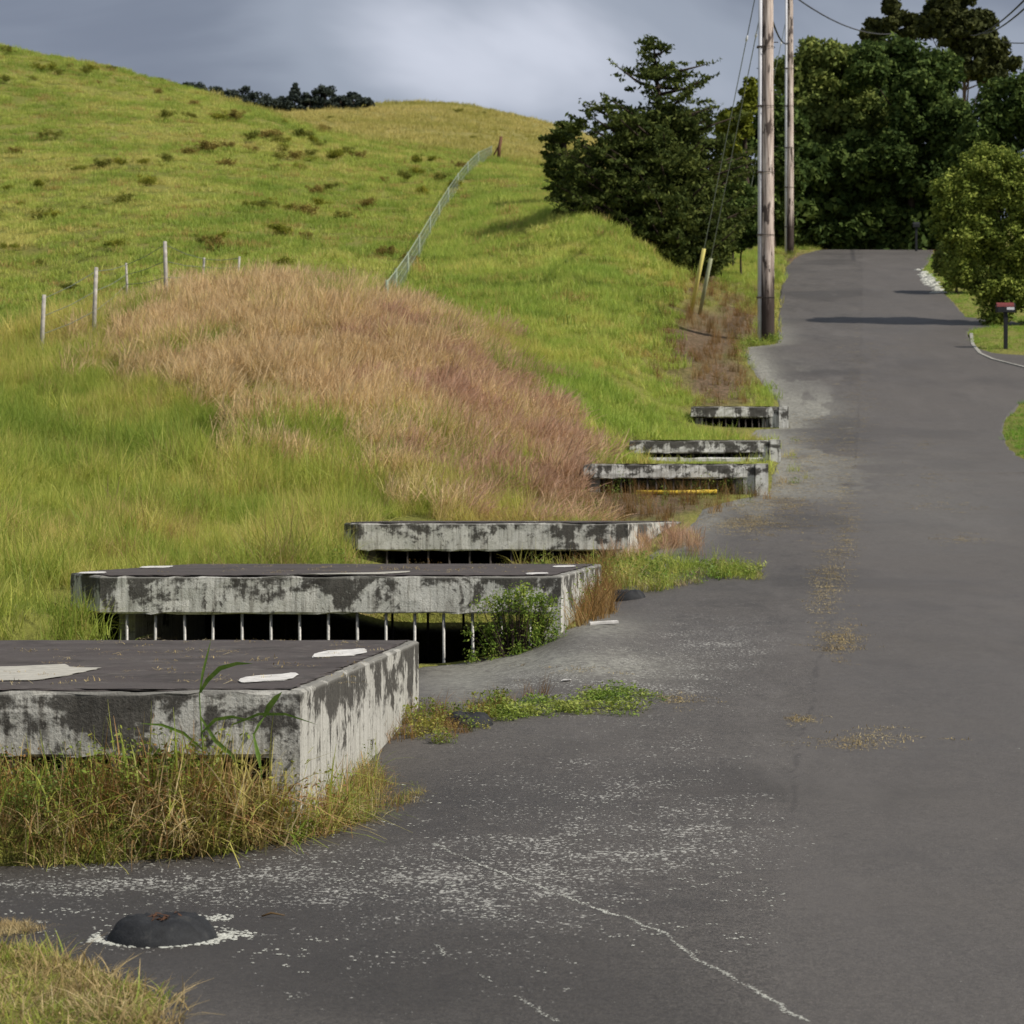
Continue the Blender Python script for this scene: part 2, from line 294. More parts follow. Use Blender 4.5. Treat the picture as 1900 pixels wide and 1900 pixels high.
def asphalt():
    t = NT('weathered asphalt'); L = t.attr('lichen'); fine = t.noise(95, 5, .8); mid = t.noise(26, 5, .65); big = t.noise(.45, 4, .6)
    c = t.ramp(fine, (.36, (.019, .0165, .0145)), (.5, (.066, .058, .051)), (.64, (.205, .185, .163)))
    m8 = t.noise(7, 5, .75); c = t.mix(t.rng(m8, .5, .72, 0, .45), c, (.13, .117, .104)); c = t.mix(t.rng(m8, .5, .28, 0, .5), c, (.034, .031, .029)); c = t.mix(t.rng(big, .3, .7, .0, .35), c, (.085, .076, .069)); c = t.mix(t.rng(mid, .5, .72, 0, .5), c, (.13, .115, .10)); c = t.mix(t.rng(mid, .5, .3, 0, .5), c, (.03, .026, .023))
    streak = t.noise(1.0, 5, .6, sc=(.8, .07, .8)); c = t.mix(t.rng(streak, .45, .7, 0, .35), c, (.115, .102, .093))
    c = t.mix(t.rng(t.noise(.22, 4, .6), .50, .64, 0, .55), c, (.040, .036, .033)); c = t.mix(t.rng(t.noise(1.3, 5, .7, sc=(1, .45, 1)), .52, .70, 0, .5), c, (.042, .037, .034)); c = t.mix(t.rng(t.noise(.8, 5, .7, sc=(1, .3, 1)), .52, .70, 0, .4), c, (.135, .122, .11))
    ln = t.attr('lane'); c = t.mix(t.math('MULTIPLY', ln, .45), c, (.098, .088, .080)); c = t.mix(t.math('MULTIPLY', t.attr('damp'), .72), c, (.024, .021, .019)); c = t.mix(t.rng(t.math('ADD', t.attr('seam'), t.math('MULTIPLY', t.noise(9, 4), .5)), .8, 1.1, 0, .4), c, (.035, .03, .028))
    # lichen flecks
    fl = t.noise(44, 4, .6, sc=(1, .75, 1), dist=.4); cl = t.noise(2.2, 4, .6)
    m = t.math('ADD', fl, t.math('MULTIPLY', t.math('SUBTRACT', cl, .5), .36)); m = t.math('ADD', m, t.math('MULTIPLY', L, .18))
    c = t.mix(t.rng(m, .742, .768, 0, .9), c, t.ramp(t.noise(60, 3), (.3, (.24, .235, .21)), (.7, (.50, .485, .44))))
    fl2 = t.noise(75, 3, .6); m2 = t.math('ADD', t.math('ADD', fl2, t.math('MULTIPLY', cl, .2)), t.math('MULTIPLY', L, .13)); c = t.mix(t.rng(m2, .88, .92, 0, .75), c, (.36, .35, .32))
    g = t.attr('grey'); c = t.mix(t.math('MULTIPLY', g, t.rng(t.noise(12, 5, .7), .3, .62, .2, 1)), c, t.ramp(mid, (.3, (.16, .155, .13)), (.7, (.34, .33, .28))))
    t.col(c); t.rough(t.rng(big, .3, .7, .58, .74)); t.bump(t.math('ADD', fine, mid), .55, .006)
    t.b.inputs['Specular IOR Level'].default_value = .4; return t.m
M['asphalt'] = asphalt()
def concrete(name='stained concrete', base=(.56, .55, .50), amt=0.0):
    t = NT(name); dt = t.attr('below'); st = t.noise(1, 5, .65, sc=(7, 7, .9)); st2 = t.noise(1, 4, .6, sc=(26, 26, 2.0)); bl = t.noise(1.15, 5, .65); bl2 = t.noise(5, 5, .7); f = t.noise(60, 4, .7)
    c = t.mix(t.rng(bl2, .3, .7, 0, .6), base, (.42, .41, .36)); c = t.mix(t.rng(f, .3, .7, .0, .4), c, (.62, .61, .56))
    c = t.mix(t.rng(st2, .46, .66, 0, .65), c, (.22, .205, .175)); c = t.mix(t.rng(t.noise(22, 5, .7), .56, .70, 0, .7), c, (.11, .10, .085))
    big = t.noise(1, 5, .6, sc=(1.7, 1.7, 2.2), dist=1.0); s = t.math('ADD', t.math('MULTIPLY', st, .42), t.math('MULTIPLY', big, 1.0)); s = t.math('ADD', s, t.math('MULTIPLY', st2, .16)); s = t.math('ADD', s, t.math('MULTIPLY', bl2, .5)); s = t.math('ADD', s, t.math('MULTIPLY', t.noise(24, 5, .7), .3)); s = t.math('SUBTRACT', s, t.math('MULTIPLY', dt, .48)); s = t.math('ADD', s, -.455+amt)
    c = t.mix(t.rng(s, .64, .76, 0, .92), c, t.ramp(f, (.3, (.015, .014, .012)), (.7, (.07, .062, .052))))
    blk = t.math('ADD', t.noise(7, 5, .7, dist=.8), t.math('MULTIPLY', bl, .5)); c = t.mix(t.rng(blk, .87, .93, 0, .85), c, (.05, .045, .04))
    edge = t.rng(dt, .0, .03, .55, 0); c = t.mix(edge, c, (.30, .29, .26))
    t.col(c); t.rough(.9); t.bump(t.math('ADD', bl2, t.math('MULTIPLY', f, .5)), .6, .02); return t.m
M['concrete'] = concrete(amt=.025); M['concrete_dark'] = concrete('heavily stained concrete', (.44, .425, .38), amt=.075)
M['concrete_white'] = concrete('pale flaking concrete', (.70, .69, .65), amt=.02)
def topping():
    t = NT('dark slab topping'); n = t.noise(1.2, 5, .6, sc=(.5, 2, 1)); f = t.noise(90, 4, .7); e = t.noise(7, 4)
    c = t.ramp(f, (.3, (.050, .040, .038)), (.7, (.085, .072, .068))); c = t.mix(t.rng(n, .35, .65, 0, .5), c, (.10, .088, .082)); c = t.mix(t.rng(e, .55, .72, 0, .5), c, (.15, .135, .12)); g2 = t.noise(40, 4, .7); c = t.mix(t.rng(g2, .62, .72, 0, .6), c, (.22, .21, .18)); c = t.mix(t.rng(t.noise(2.2, 5, .65), .5, .7, 0, .6), c, (.03, .026, .024))
    t.col(c); t.rough(.85); t.bump(f, .5, .004); return t.m
M['topping'] = topping()
M['patch'] = simple('white lime patch', (.58, .56, .53), .85, .3, 14)
M['tan'] = simple('tan mortar patch', (.40, .38, .33), .85, .2, 14)
M['steel'] = simple('galvanised bar', (.34, .33, .31), .55, .3, 40, .35)
M['steeldark'] = simple('rusted and shaded steel', (.055, .045, .038), .8, .3, 40)  # also carries the shade painted onto the rear inlet bars
def tyre_mat():
    t = NT('old rubber'); n = t.noise(14, 5, .65); f = t.noise(120, 3); c = t.ramp(n, (.3, (.012, .012, .013)), (.55, (.024, .025, .027)), (.8, (.06, .058, .054))); t.col(c); t.rough(.75); t.bump(t.math('ADD', n, f), .4, .006); return t.m
M['tyre'] = tyre_mat()
def polewood():
    t = NT('weathered pole wood'); s = t.noise(1, 5, .65, sc=(22, 22, .9)); h = t.attr('h'); bl = t.noise(1, 4, .6, sc=(5, 5, 1.3)); g = t.noise(1, 4, .6, sc=(9, 9, .35))
    c = t.ramp(s, (.32, (.14, .10, .085)), (.48, (.50, .40, .34)), (.66, (.76, .66, .58)))
    c = t.mix(t.rng(bl, .55, .60, 0, .9), c, (.05, .035, .03)); c = t.mix(t.rng(g, .56, .68, 0, .6), c, (.09, .065, .055))
    c = t.mix(t.rng(t.math('ADD', h, t.math('MULTIPLY', g, -1.2)), -.1, .45, .96, 0), c, (.035, .022, .018))
    t.col(c); t.rough(.85); t.bump(s, .5, .01); return t.m
M['pole'] = polewood()
M['pipe'] = simple('grey plastic conduit', (.62, .62, .65), .5, .12, 3)
M['yellow'] = simple('faded yellow plastic guard', (.62, .54, .16), .5, .15, 4)
M['yellowpaint'] = simple('yellow painted pipe', (.70, .48, .05), .5, .3, 14)
M['guygrey'] = simple('grey green guard', (.34, .36, .22), .6, .15, 4)
M['wire'] = simple('dark cable', (.05, .05, .055), .6)
M['guywire'] = simple('galvanised guy strand', (.16, .18, .14), .5)
M['black'] = simple('black painted metal', (.018, .019, .021), .5)
M['red'] = simple('faded red lid', (.17, .035, .035), .5)
M['white'] = simple('white enamel', (.75, .75, .74), .5, .08)
M['greenfence'] = simple('green coated fence wire', (.24, .28, .20), .8, .2, 3)
M['fencewood'] = simple('grey weathered fence post', (.40, .37, .33), .9, .3, 12)
M['rustpost'] = simple('rusty brown post', (.14, .07, .04), .9, .3, 8)
M['kerb'] = concrete('pale kerb concrete', (.20, .19, .165), -.12)

# ------------------------------------------------------------------ mesh builders
def tube_np(pts, rad, n=8, cap=True):
    pts = [Vector(p) for p in pts]; V = []; Fq = []
    rads = rad if hasattr(rad, '__len__') else [rad]*len(pts)
    for i, p in enumerate(pts):
        t = (pts[min(i+1, len(pts)-1)]-pts[max(i-1, 0)]).normalized()
        a = t.cross(Vector((0, 0, 1)) if abs(t.z) < .95 else Vector((1, 0, 0))).normalized(); b = t.cross(a)
        for k in range(n): q = 2*math.pi*k/n; V.append(p+(a*math.cos(q)+b*math.sin(q))*rads[i])
    for i in range(len(pts)-1):
        for k in range(n): Fq.append((i*n+k, i*n+(k+1) % n, (i+1)*n+(k+1) % n, (i+1)*n+k))
    caps = [tuple(range(n)), tuple(range((len(pts)-1)*n, len(pts)*n))] if cap else []
    return [tuple(v) for v in V], Fq+caps
def mesh_from(parts, name='m'):
    V = []; Fc = []
    for v, f in parts:
        o = len(V); V += list(v); Fc += [tuple(i+o for i in q) for q in f]
    me = bpy.data.meshes.new(name); me.from_pydata(V, [], Fc); me.update(); return me
def fix(me):
    bm = bmesh.new(); bm.from_mesh(me); bmesh.ops.recalc_face_normals(bm, faces=bm.faces); bm.to_mesh(me); bm.free(); return me
def tube(name, pts, rad, m, parent=None, n=8, smooth=True):
    return link(name, fix(mesh_from([tube_np(pts, rad, n)])), m, parent, smooth)
def box_np(c, s, rz=0):
    V = []
    for dz in (-1, 1):
        for dx, dy in ((-1, -1), (1, -1), (1, 1), (-1, 1)):
            x, y = dx*s[0]/2, dy*s[1]/2; V.append((c[0]+x*math.cos(rz)-y*math.sin(rz), c[1]+x*math.sin(rz)+y*math.cos(rz), c[2]+dz*s[2]/2))
    return V, [(0, 3, 2, 1), (4, 5, 6, 7), (0, 1, 5, 4), (1, 2, 6, 5), (2, 3, 7, 6), (3, 0, 4, 7)]
def boxo(name, c, s, m, parent=None, rz=0, bev=.006):
    me = mesh_from([box_np(c, s, rz)]); bm = bmesh.new(); bm.from_mesh(me)
    if bev: bmesh.ops.bevel(bm, geom=bm.edges[:], offset=bev, segments=2, affect='EDGES', profile=.6)
    bm.to_mesh(me); bm.free(); return link(name, me, m, parent)
def prism(name, poly, z0, z1, m, parent=None, inset=.018, rough=.006, ztop_ref=None, step=.12, seed=0, slope=None, zr=1.0):
    """polygon slab with worn arrises; edges are cut fine and knocked about"""
    P = []
    for i in range(len(poly)):
        a = Vector(poly[i]); b = Vector(poly[(i+1) % len(poly)]); k = max(1, int((b-a).length/step))
        for j in range(k): P.append(a+(b-a)*j/k)
    n = len(P); c = sum(P, Vector((0, 0)))/n; V = []; Fc = []; rr = random.Random(seed)
    H = z1-z0; lv = [(z0, inset), (z0+inset*.8, 0), (z0+H*.35, 0), (z0+H*.7, 0), (z1-inset*.7, 0), (z1, inset)]
    nr = []
    for i in range(n):
        t = (P[(i+1) % n]-P[i-1]); nr.append(Vector((-t.y, t.x)).normalized())    # inward for ccw
    for zi, ins in lv:
        for i in range(n):
            e = ins+rr.uniform(-rough, rough)*(1.6 if ins else .7); q = P[i]+nr[i]*e
            dz = rr.uniform(-rough, rough)*(1 if zi in (z0, z1) else .4)*zr
            V.append((q.x, q.y, zi+dz+(slope(q.x, q.y) if slope else 0)))
    for k in range(len(lv)-1):
        for i in range(n): Fc.append((k*n+i, k*n+(i+1) % n, (k+1)*n+(i+1) % n, (k+1)*n+i))
    Fc.append(tuple(range(n-1, -1, -1))); Fc.append(tuple(range((len(lv)-1)*n, len(lv)*n)))
    me = bpy.data.meshes.new(name); me.from_pydata(V, [], Fc); me.update()
    ref = z1 if ztop_ref is None else ztop_ref
    a = me.attributes.new('below', 'FLOAT', 'POINT'); a.data.foreach_set('value', [max(0, ref-v[2]) for v in V])
    return link(name, me, m, parent)
def sheet(name, pts, z, m, parent=None, thick=.012, rough=.01, seed=1):
    return prism(name, pts, z, z+thick, m, parent, inset=min(.004, thick*.5), rough=rough, step=.09, seed=seed, zr=0)

# ------------------------------------------------------------------ ground sheet and road
def grid(rows, cols, zf, extra):
    D, Pm = np.meshgrid(rows, cols, indexing='ij'); X = (Pm-950)/F*D; Z, at = zf(X, D, Pm)
    V = np.stack([X, D, Z], -1).reshape(-1, 3); nr, nc = D.shape; idx = np.arange(nr*nc).reshape(nr, nc)
    Q = np.stack([idx[:-1, :-1], idx[:-1, 1:], idx[1:, 1:], idx[1:, :-1]], -1).reshape(-1, 4)
    return V, Q, {k: v.ravel() for k, v in at.items()}
rows = np.concatenate([np.arange(1, 9, .5), np.arange(9, 34, .09), np.arange(34, 56, .22), np.exp(np.linspace(math.log(56), math.log(320), 150))])
cols = np.concatenate([np.arange(-5000, -800, 150), np.arange(-800, -100, 35), np.arange(-100, 1560, 11), np.arange(1560, 2100, 26), np.arange(2100, 6001, 150)]).astype(float)
DIRT = [((1290, 640), (110, 75), 1.0), ((1330, 700), (70, 60), 1.0), ((1180, 935), (130, 32), 1.2), ((1300, 520), (40, 60), .9), ((1370, 590), (60, 60), .9), ((1500, 480), (60, 12), 1), ((480, 1590), (300, 40), .8)]
def gz(X, D, Pm):
    z = T(X, D); off = np.maximum(edgeL(D)-Pm, Pm-edgeR(D))*D/F
    z = z-.075*sstep(.02, -.12, off)+.015*sstep(-.02, .1, off)
    py = 950-(z-ZC)*F/D; dirt = 0*z
    for (cx, cy), (sx, sy), a in DIRT: dirt = np.maximum(dirt, a*np.exp(-((Pm-cx)/sx)**2-((py-cy)/sy)**2))
    dirt = np.clip(dirt+fbm(X/1.5, D/1.5, 8)*.35*(dirt > .05), 0, 1)
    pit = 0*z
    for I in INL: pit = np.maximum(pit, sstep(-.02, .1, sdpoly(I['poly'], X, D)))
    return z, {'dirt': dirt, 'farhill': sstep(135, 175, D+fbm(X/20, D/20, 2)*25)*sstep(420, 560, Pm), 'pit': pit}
V, Q, at = grid(rows, cols, gz, None)
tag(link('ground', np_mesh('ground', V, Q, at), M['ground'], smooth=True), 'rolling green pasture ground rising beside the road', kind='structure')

rd = np.concatenate([np.arange(1, 9, .25), np.arange(9, 34, .08), np.arange(34, 62, .2), np.arange(62, 126, .5)])
u = np.linspace(0, 1, 200)**1.0
def road():
    L = edgeL(rd); Rr = edgeR(rd); L = np.maximum(L, -3000); Rr = np.minimum(Rr, 4500)
    L = L+fbm(rd*2.3, rd*0, 31)*F*.07/rd*(rd > 10.7); Rr = Rr+fbm(rd*1.3, rd*0, 37)*F*.08/rd
    # columns: dense where the picture looks
    Pm = L[:, None]+(Rr-L)[:, None]*u[None, :]; D = np.repeat(rd[:, None], len(u), 1); X = (Pm-950)/F*D
    z = T(X, D, pits=False)+.004
    e = np.minimum(u*1.0, 1); lip = (Pm-L[:, None])*D/F; lip2 = (Rr[:, None]-Pm)*D/F
    z = z-.05*sstep(.05, 0, lip)-.05*sstep(.05, 0, lip2)
    py = 950-(z-ZC)*F/D
    g = lambda cx, cy, sx, sy: np.exp(-((Pm-cx)/sx)**2-((py-cy)/sy)**2)
    li = 0.95*g(350, 1640, 520, 70)+.8*g(1000, 1600, 330, 110)+.75*g(1330, 1560, 170, 60)+.6*g(1150, 1440, 300, 80)+.55*g(900, 1750, 250, 60)+.75*g(1000, 1250, 230, 55)+.5*g(1350, 1180, 160, 60)+.5*g(1250, 1270, 260, 120)+.4*g(700, 1850, 300, 60)+.9*g(300, 1755, 170, 14)
    li = li*sstep(1580, 1440, Pm)*1.0+.05
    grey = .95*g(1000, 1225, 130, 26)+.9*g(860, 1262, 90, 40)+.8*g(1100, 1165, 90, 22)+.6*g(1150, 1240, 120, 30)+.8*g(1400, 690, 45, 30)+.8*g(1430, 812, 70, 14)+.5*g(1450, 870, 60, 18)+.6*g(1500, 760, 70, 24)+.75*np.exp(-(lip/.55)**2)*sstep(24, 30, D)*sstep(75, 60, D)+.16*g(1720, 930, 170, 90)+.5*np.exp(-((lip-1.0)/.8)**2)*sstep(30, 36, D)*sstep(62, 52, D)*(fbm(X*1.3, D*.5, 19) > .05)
    sx = np.interp(D, [1, 7.4, 9, 11, 14, 20, 30, 45, 60, 125], [1350, 1400, 1430, 1452, 1480, 1535, 1568, 1590, 1598, 1600]); sd_ = (Pm-sx)*D/F+fbm(D*1.5, D*0, 6)*.05
    lane = sstep(-.04, .04, sd_)*(.75+.25*sstep(0, .6, sd_)); seam = np.exp(-(sd_/.03)**2)*sstep(9, 13, D)
    damp = np.clip(1.0*g(250, 1700, 800, 170)+.6*g(900, 1480, 420, 60)+.5*g(900, 1850, 500, 90), 0, 1)*sstep(.1, -.3, sd_)
    damp = np.clip(damp+.6*np.exp(-((Pm-1860)/90)**2)*sstep(40, 20, D)*0, 0, 1)
    V = np.stack([X, D, z], -1).reshape(-1, 3); nr, nc = D.shape; idx = np.arange(nr*nc).reshape(nr, nc)
    Q = np.stack([idx[:-1, :-1], idx[:-1, 1:], idx[1:, 1:], idx[1:, :-1]], -1).reshape(-1, 4)
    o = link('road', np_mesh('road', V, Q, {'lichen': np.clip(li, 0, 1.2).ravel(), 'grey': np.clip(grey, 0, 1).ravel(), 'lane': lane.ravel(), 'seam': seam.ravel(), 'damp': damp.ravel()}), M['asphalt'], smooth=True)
    tag(o, 'worn dark asphalt road climbing past the drain inlets to the trees', kind='structure')
road()
def rz(px, py): # point on the road surface seen at a bearing
    h = hit(px, py); return Vector(h)

# ------------------------------------------------------------------ drain inlets
LBL = ['nearest concrete drain inlet with dark top, two white patches and a tan mortar patch', 'second nearest drain inlet, wide concrete lid above a row of pale steel bars', 'third drain inlet with low stained concrete lid, half sunk in green weeds', 'fourth drain inlet with thin white beam above a yellow pipe', 'fifth drain inlet, close behind the one with the yellow pipe', 'farthest and smallest drain inlet, nearest to the utility poles']
def inlet(i):
    I = INL[i]; poly = I['poly']; top = I['top']; th = .35 if i < 3 else .235
    root = empty('drain_inlet', (poly[0][0], poly[0][1], top-th)); tag(root, LBL[i], 'drain inlet', 'concrete drain inlets along the road edge')
    inv = Matrix.Translation(-Vector(root.location))
    made = []
    cm = M['concrete'] if i != 0 else M['concrete_dark']
    if i > 2: cm = M['concrete_white']
    made.append(prism('slab', poly, top-th, top, cm, seed=i, rough=.011 if i < 3 else .014))
    n = len(poly); c = Vector((sum(p[0] for p in poly)/n, sum(p[1] for p in poly)/n))
    def ins(p, e): v = c-Vector(p); return tuple(Vector(p)+v.normalized()*e)
    made.append(sheet('topping', [ins(p, .10) for p in poly], top+.004, M['topping'], rough=.02, seed=i+5))
    a, b, cc = [Vector(p) for p in poly[:3]]
    # right wall below the slab, back and left walls
    dirr = (cc-b).normalized(); inw = Vector((-dirr.y, dirr.x)); wt = .16 if i < 3 else .2
    q0 = b-inw*.006-dirr*.006; q1 = cc-inw*.006+dirr*.006
    zb = min(Tz(*(b-inw*.15)), Tz(*(cc-inw*.15)), I['pit'])-.1
    made.append(prism('side_wall', [tuple(q0), tuple(q1), tuple(q1+inw*wt), tuple(q0+inw*wt)], zb, top+.004, cm if i < 3 else M['concrete'], rough=.004, ztop_ref=top, seed=i+20))
    dl = poly[3]; e = Vector(dl); a2 = e+Vector((.02, -.01)); bl = cc+inw*(wt+.01)
    made.append(prism('back_wall', [(e.x+.04, e.y-.17), (bl.x, bl.y-.17), (bl.x, bl.y-.01), (e.x+.04, e.y-.01)], zb, zb+(top-th-zb)*.45, M['concrete_dark'], ztop_ref=top, seed=i+30)) if i == 0 else None
    lf = a+Vector((.02, .9)); made.append(prism('side_wall', [(lf.x, lf.y), (lf.x+.16, lf.y), (e.x+.22, e.y-.2), (e.x+.06, e.y-.2)], zb, top-th-.004, M['concrete_dark'], ztop_ref=top, seed=i+40))
    # bars
    rb = [.015, .015, .014, .016, .016, .016][i]; sp = [.275, .2748, .27, .15, .15, .15][i]; x0 = [a.x+.3, (235-950)/F*20.56, (718-950)/F*28.07, a.x+.35, a.x+.2, a.x+.2][i]
    x = x0
    bm_ = fix(mesh_from([tube_np([(0, 0, -1.2), (0, 0, 0)], rb, 8)])); bd = fix(mesh_from([tube_np([(0, 0, -1.2), (0, 0, 0)], rb, 8)]))
    bm_.materials.append(M['steel'] if i < 2 else M['steeldark']); bd.materials.append(M['steeldark'])  # rear bars get the dark steel: shadow under the slab put into their colour
    bm_.polygons.foreach_set('use_smooth', [True]*len(bm_.polygons))
    while x < b.x-.2:
        o = bpy.data.objects.new('bar', bm_); C.objects.link(o); o.location = (x, a.y+.07, top-th-.002); o.rotation_euler = (R(random.uniform(-.8, .8)), R(random.uniform(-.8, .8)), 0); made.append(o)
        x += sp
    yb = poly[2][1]-.12
    if i in (1, 2):
        x = a.x+.9
        while x < cc.x-.3:
            o = bpy.data.objects.new('bar', bd); C.objects.link(o); o.location = (x, yb, top-th-.002); made.append(o); x += .41
    if i in (3, 4, 5):       # posts at both ends
        made.append(boxo('post', (a.x+.2, a.y+.16, top-th-.31), (.17, .17, .6), M['concrete_white']))
        made.append(boxo('post', (b.x-.28, b.y+.16, top-th-.31), (.15, .17, .6), M['concrete_white']))
        made.append(prism('end_wall', [(b.x+.012, b.y-.05), (b.x+.23, b.y-.05), (b.x+.33, b.y+1.6), (b.x+.1, b.y+1.6)], I['pit']-.1, top+.02, M['concrete_white'], ztop_ref=top, seed=i+50))
    if i == 4: made.append(prism('lower_beam', [(a.x+.1, a.y-.25), (b.x-.1, a.y-.25), (b.x-.1, a.y-.08), (a.x+.1, a.y-.08)], top-.62, top-.34, M['concrete_white'], ztop_ref=top, seed=3, rough=.015))
    # patches on the topping
    def patch(nm, px, py, wpx, hpx, m, sides=14, seed=0, poly4=None):
        z = top+.02; f = lambda X, Yp: ((X-950)/F*((ZC-z)*F/(Yp-950)), (ZC-z)*F/(Yp-950))
        rr = random.Random(seed)
        if poly4: pts = [f(*q) for q in poly4]
        else: pts = [f(px+wpx/2*math.copysign(abs(math.cos(t))**.55, math.cos(t))*rr.uniform(.93, 1.04), py+hpx/2*math.copysign(abs(math.sin(t))**.7, math.sin(t))*rr.uniform(.9, 1.05)-.06*wpx*math.cos(t)*(hpx/12)) for t in [2*math.pi*k/sides for k in range(sides)]]
        pts = [(q[0], min(max(q[1], poly[0][1]+.06), poly[2][1]-.06)) for q in pts]
        ar = sum(pts[k][0]*pts[(k+1) % len(pts)][1]-pts[(k+1) % len(pts)][0]*pts[k][1] for k in range(len(pts)))
        if ar < 0: pts = pts[::-1]
        made.append(sheet(nm, pts, z, m, thick=.004, rough=.012, seed=seed))
    if i == 0:
        patch('white_patch', 631, 1212, 100, 11, M['patch'], seed=1); patch('white_patch', 500, 1258, 104, 12, M['patch'], seed=2)
        patch('mortar_patch', 0, 0, 0, 0, M['tan'], poly4=[(-500, 1262), (60, 1263), (110, 1256), (185, 1240), (125, 1238), (120, 1233), (0, 1238), (-500, 1234)])
    if i == 1:
        patch('white_patch', 640, 1065.5, 250, 4, M['tan'], seed=3); patch('white_patch', 1047, 1051, 42, 3, M['patch'], seed=4); patch('white_patch', 996, 1064, 40, 3, M['patch'], seed=5)
        patch('white_patch', 290, 1052, 60, 3, M['patch'], seed=6); patch('white_patch', 172, 1062.5, 50, 3., M['patch'], seed=7)
    if i == 2:
        patch('white_patch', 703, 970.3, 34, 1.6, M['patch'], seed=8); patch('white_patch', 985, 969.2, 30, 1.5, M['patch'], seed=9)
    for o in made:
        if o is None: continue
        o.parent = root; o.matrix_parent_inverse = inv
for i in range(6): inlet(i)

# ------------------------------------------------------------------ grass tufts
def tuft(name, nb, hgt, spread, width, m, lean=.5, seg=3, seed=0, kind='blade', droop=.4):
    rr = np.random.default_rng(seed); V = []; Fc = []; hh = []; vv = []
    for b in range(nb):
        a = rr.uniform(0, 2*math.pi); r = spread*math.sqrt(rr.uniform()); x, y = r*math.cos(a), r*math.sin(a)
        la = rr.uniform(0, 2*math.pi); le = rr.uniform(.05, lean); H = hgt*rr.uniform(.5, 1.1); w_ = width*rr.uniform(.7, 1.3); ang = rr.uniform(0, math.pi)
        dx, dy = math.cos(la), math.sin(la); wx, wy = math.cos(ang), math.sin(ang); tint = rr.uniform(); base = len(V)
        for s in range(seg+1):
            t = s/seg; off = H*le*t**(1.6); z = H*t*(1-droop*t*le)
            ww = w_*(1-t**1.5)*.5+.0004
            if kind == 'seed' and t > .55: ww = w_*(1.3 if t < .95 else .35)
            cx, cy = x+dx*off, y+dy*off
            V += [(cx-wx*ww, cy-wy*ww, z), (cx+wx*ww, cy+wy*ww, z)]; hh += [t, t]; vv += [tint, tint]
        for s in range(seg): q = base+2*s; Fc.append((q, q+1, q+3, q+2))
    me = np_mesh(name, V, Fc, {'h': hh, 'v': vv}); me.materials.append(m); return me
def leafpatch(name, n, hgt, spread, size, m, seed=0, stems=True):
    rr = np.random.default_rng(seed); V = []; Fc = []; hh = []; vv = []
    for k in range(n):
        a = rr.uniform(0, 6.283); r = spread*math.sqrt(rr.uniform()); z = hgt*rr.uniform(.1, 1)**.8; c = np.array([r*math.cos(a), r*math.sin(a), z])
        n1 = rr.normal(size=3); n1[2] = abs(n1[2])+.8; n1 /= np.linalg.norm(n1); u1 = np.cross(n1, rr.normal(size=3)); u1 /= np.linalg.norm(u1); v1 = np.cross(n1, u1); s = size*rr.uniform(.6, 1.3)
        b = len(V); V += [tuple(c-u1*s), tuple(c-v1*s*.55+n1*s*.12), tuple(c+u1*s), tuple(c+v1*s*.55+n1*s*.12)]; Fc.append((b, b+1, b+2, b+3)); t = rr.uniform(); hh += [.6]*4; vv += [t]*4
        if stems and k % 3 == 0:
            b = len(V); e = size*.07; g = c*[.5, .5, 0]; V += [tuple(g), tuple(g+[e*2, 0, 0]), tuple(c+[e*2, 0, 0]), tuple(c)]; Fc.append((b, b+1, b+2, b+3)); hh += [.1, .1, .5, .5]; vv += [t]*4
    me = np_mesh(name, V, Fc, {'h': hh, 'v': vv}); me.materials.append(m); return me
def variants(fn, n, *a, **k):
    col = bpy.data.collections.new('tufts_'+str(len(bpy.data.collections)))
    for i in range(n):
        kk = dict(k); kk['seed'] = k.get('seed', 0)+i*7+1; me = fn('tuft_mesh', *a, **kk); col.objects.link(bpy.data.objects.new('tuft', me))
    return col
def join_cols(*cs):
    col = bpy.data.collections.new('tufts_'+str(len(bpy.data.collections)))
    for c in cs:
        for o in c.objects: col.objects.link(o)
    return col
_gn = {}
def gn_for(col, nvar):
    g = bpy.data.node_groups.new('scatter', 'GeometryNodeTree'); g.interface.new_socket('Geometry', in_out='INPUT', socket_type='NodeSocketGeometry'); g.interface.new_socket('Geometry', in_out='OUTPUT', socket_type='NodeSocketGeometry')
    n = g.nodes; l = g.links; gi = n.new('NodeGroupInput'); go = n.new('NodeGroupOutput'); ip = n.new('GeometryNodeInstanceOnPoints'); ci = n.new('GeometryNodeCollectionInfo'); ci.inputs['Collection'].default_value = col; ci.inputs['Separate Children'].default_value = True; ci.inputs['Reset Children'].default_value = True
    m2p = n.new('GeometryNodeMeshToPoints')
    l.new(gi.outputs[0], m2p.inputs[0]); l.new(m2p.outputs[0], ip.inputs['Points']); l.new(ci.outputs[0], ip.inputs['Instance']); ip.inputs['Pick Instance'].default_value = True
    def na(nm, t):
        a = n.new('GeometryNodeInputNamedAttribute'); a.data_type = t; a.inputs['Name'].default_value = nm; return a.outputs['Attribute']
    l.new(na('idx', 'INT'), ip.inputs['Instance Index']); er = n.new('FunctionNodeEulerToRotation'); l.new(na('rot', 'FLOAT_VECTOR'), er.inputs[0]); l.new(er.outputs[0], ip.inputs['Rotation'])
    l.new(na('scl', 'FLOAT_VECTOR'), ip.inputs['Scale']); l.new(ip.outputs[0], go.inputs[0]); return g
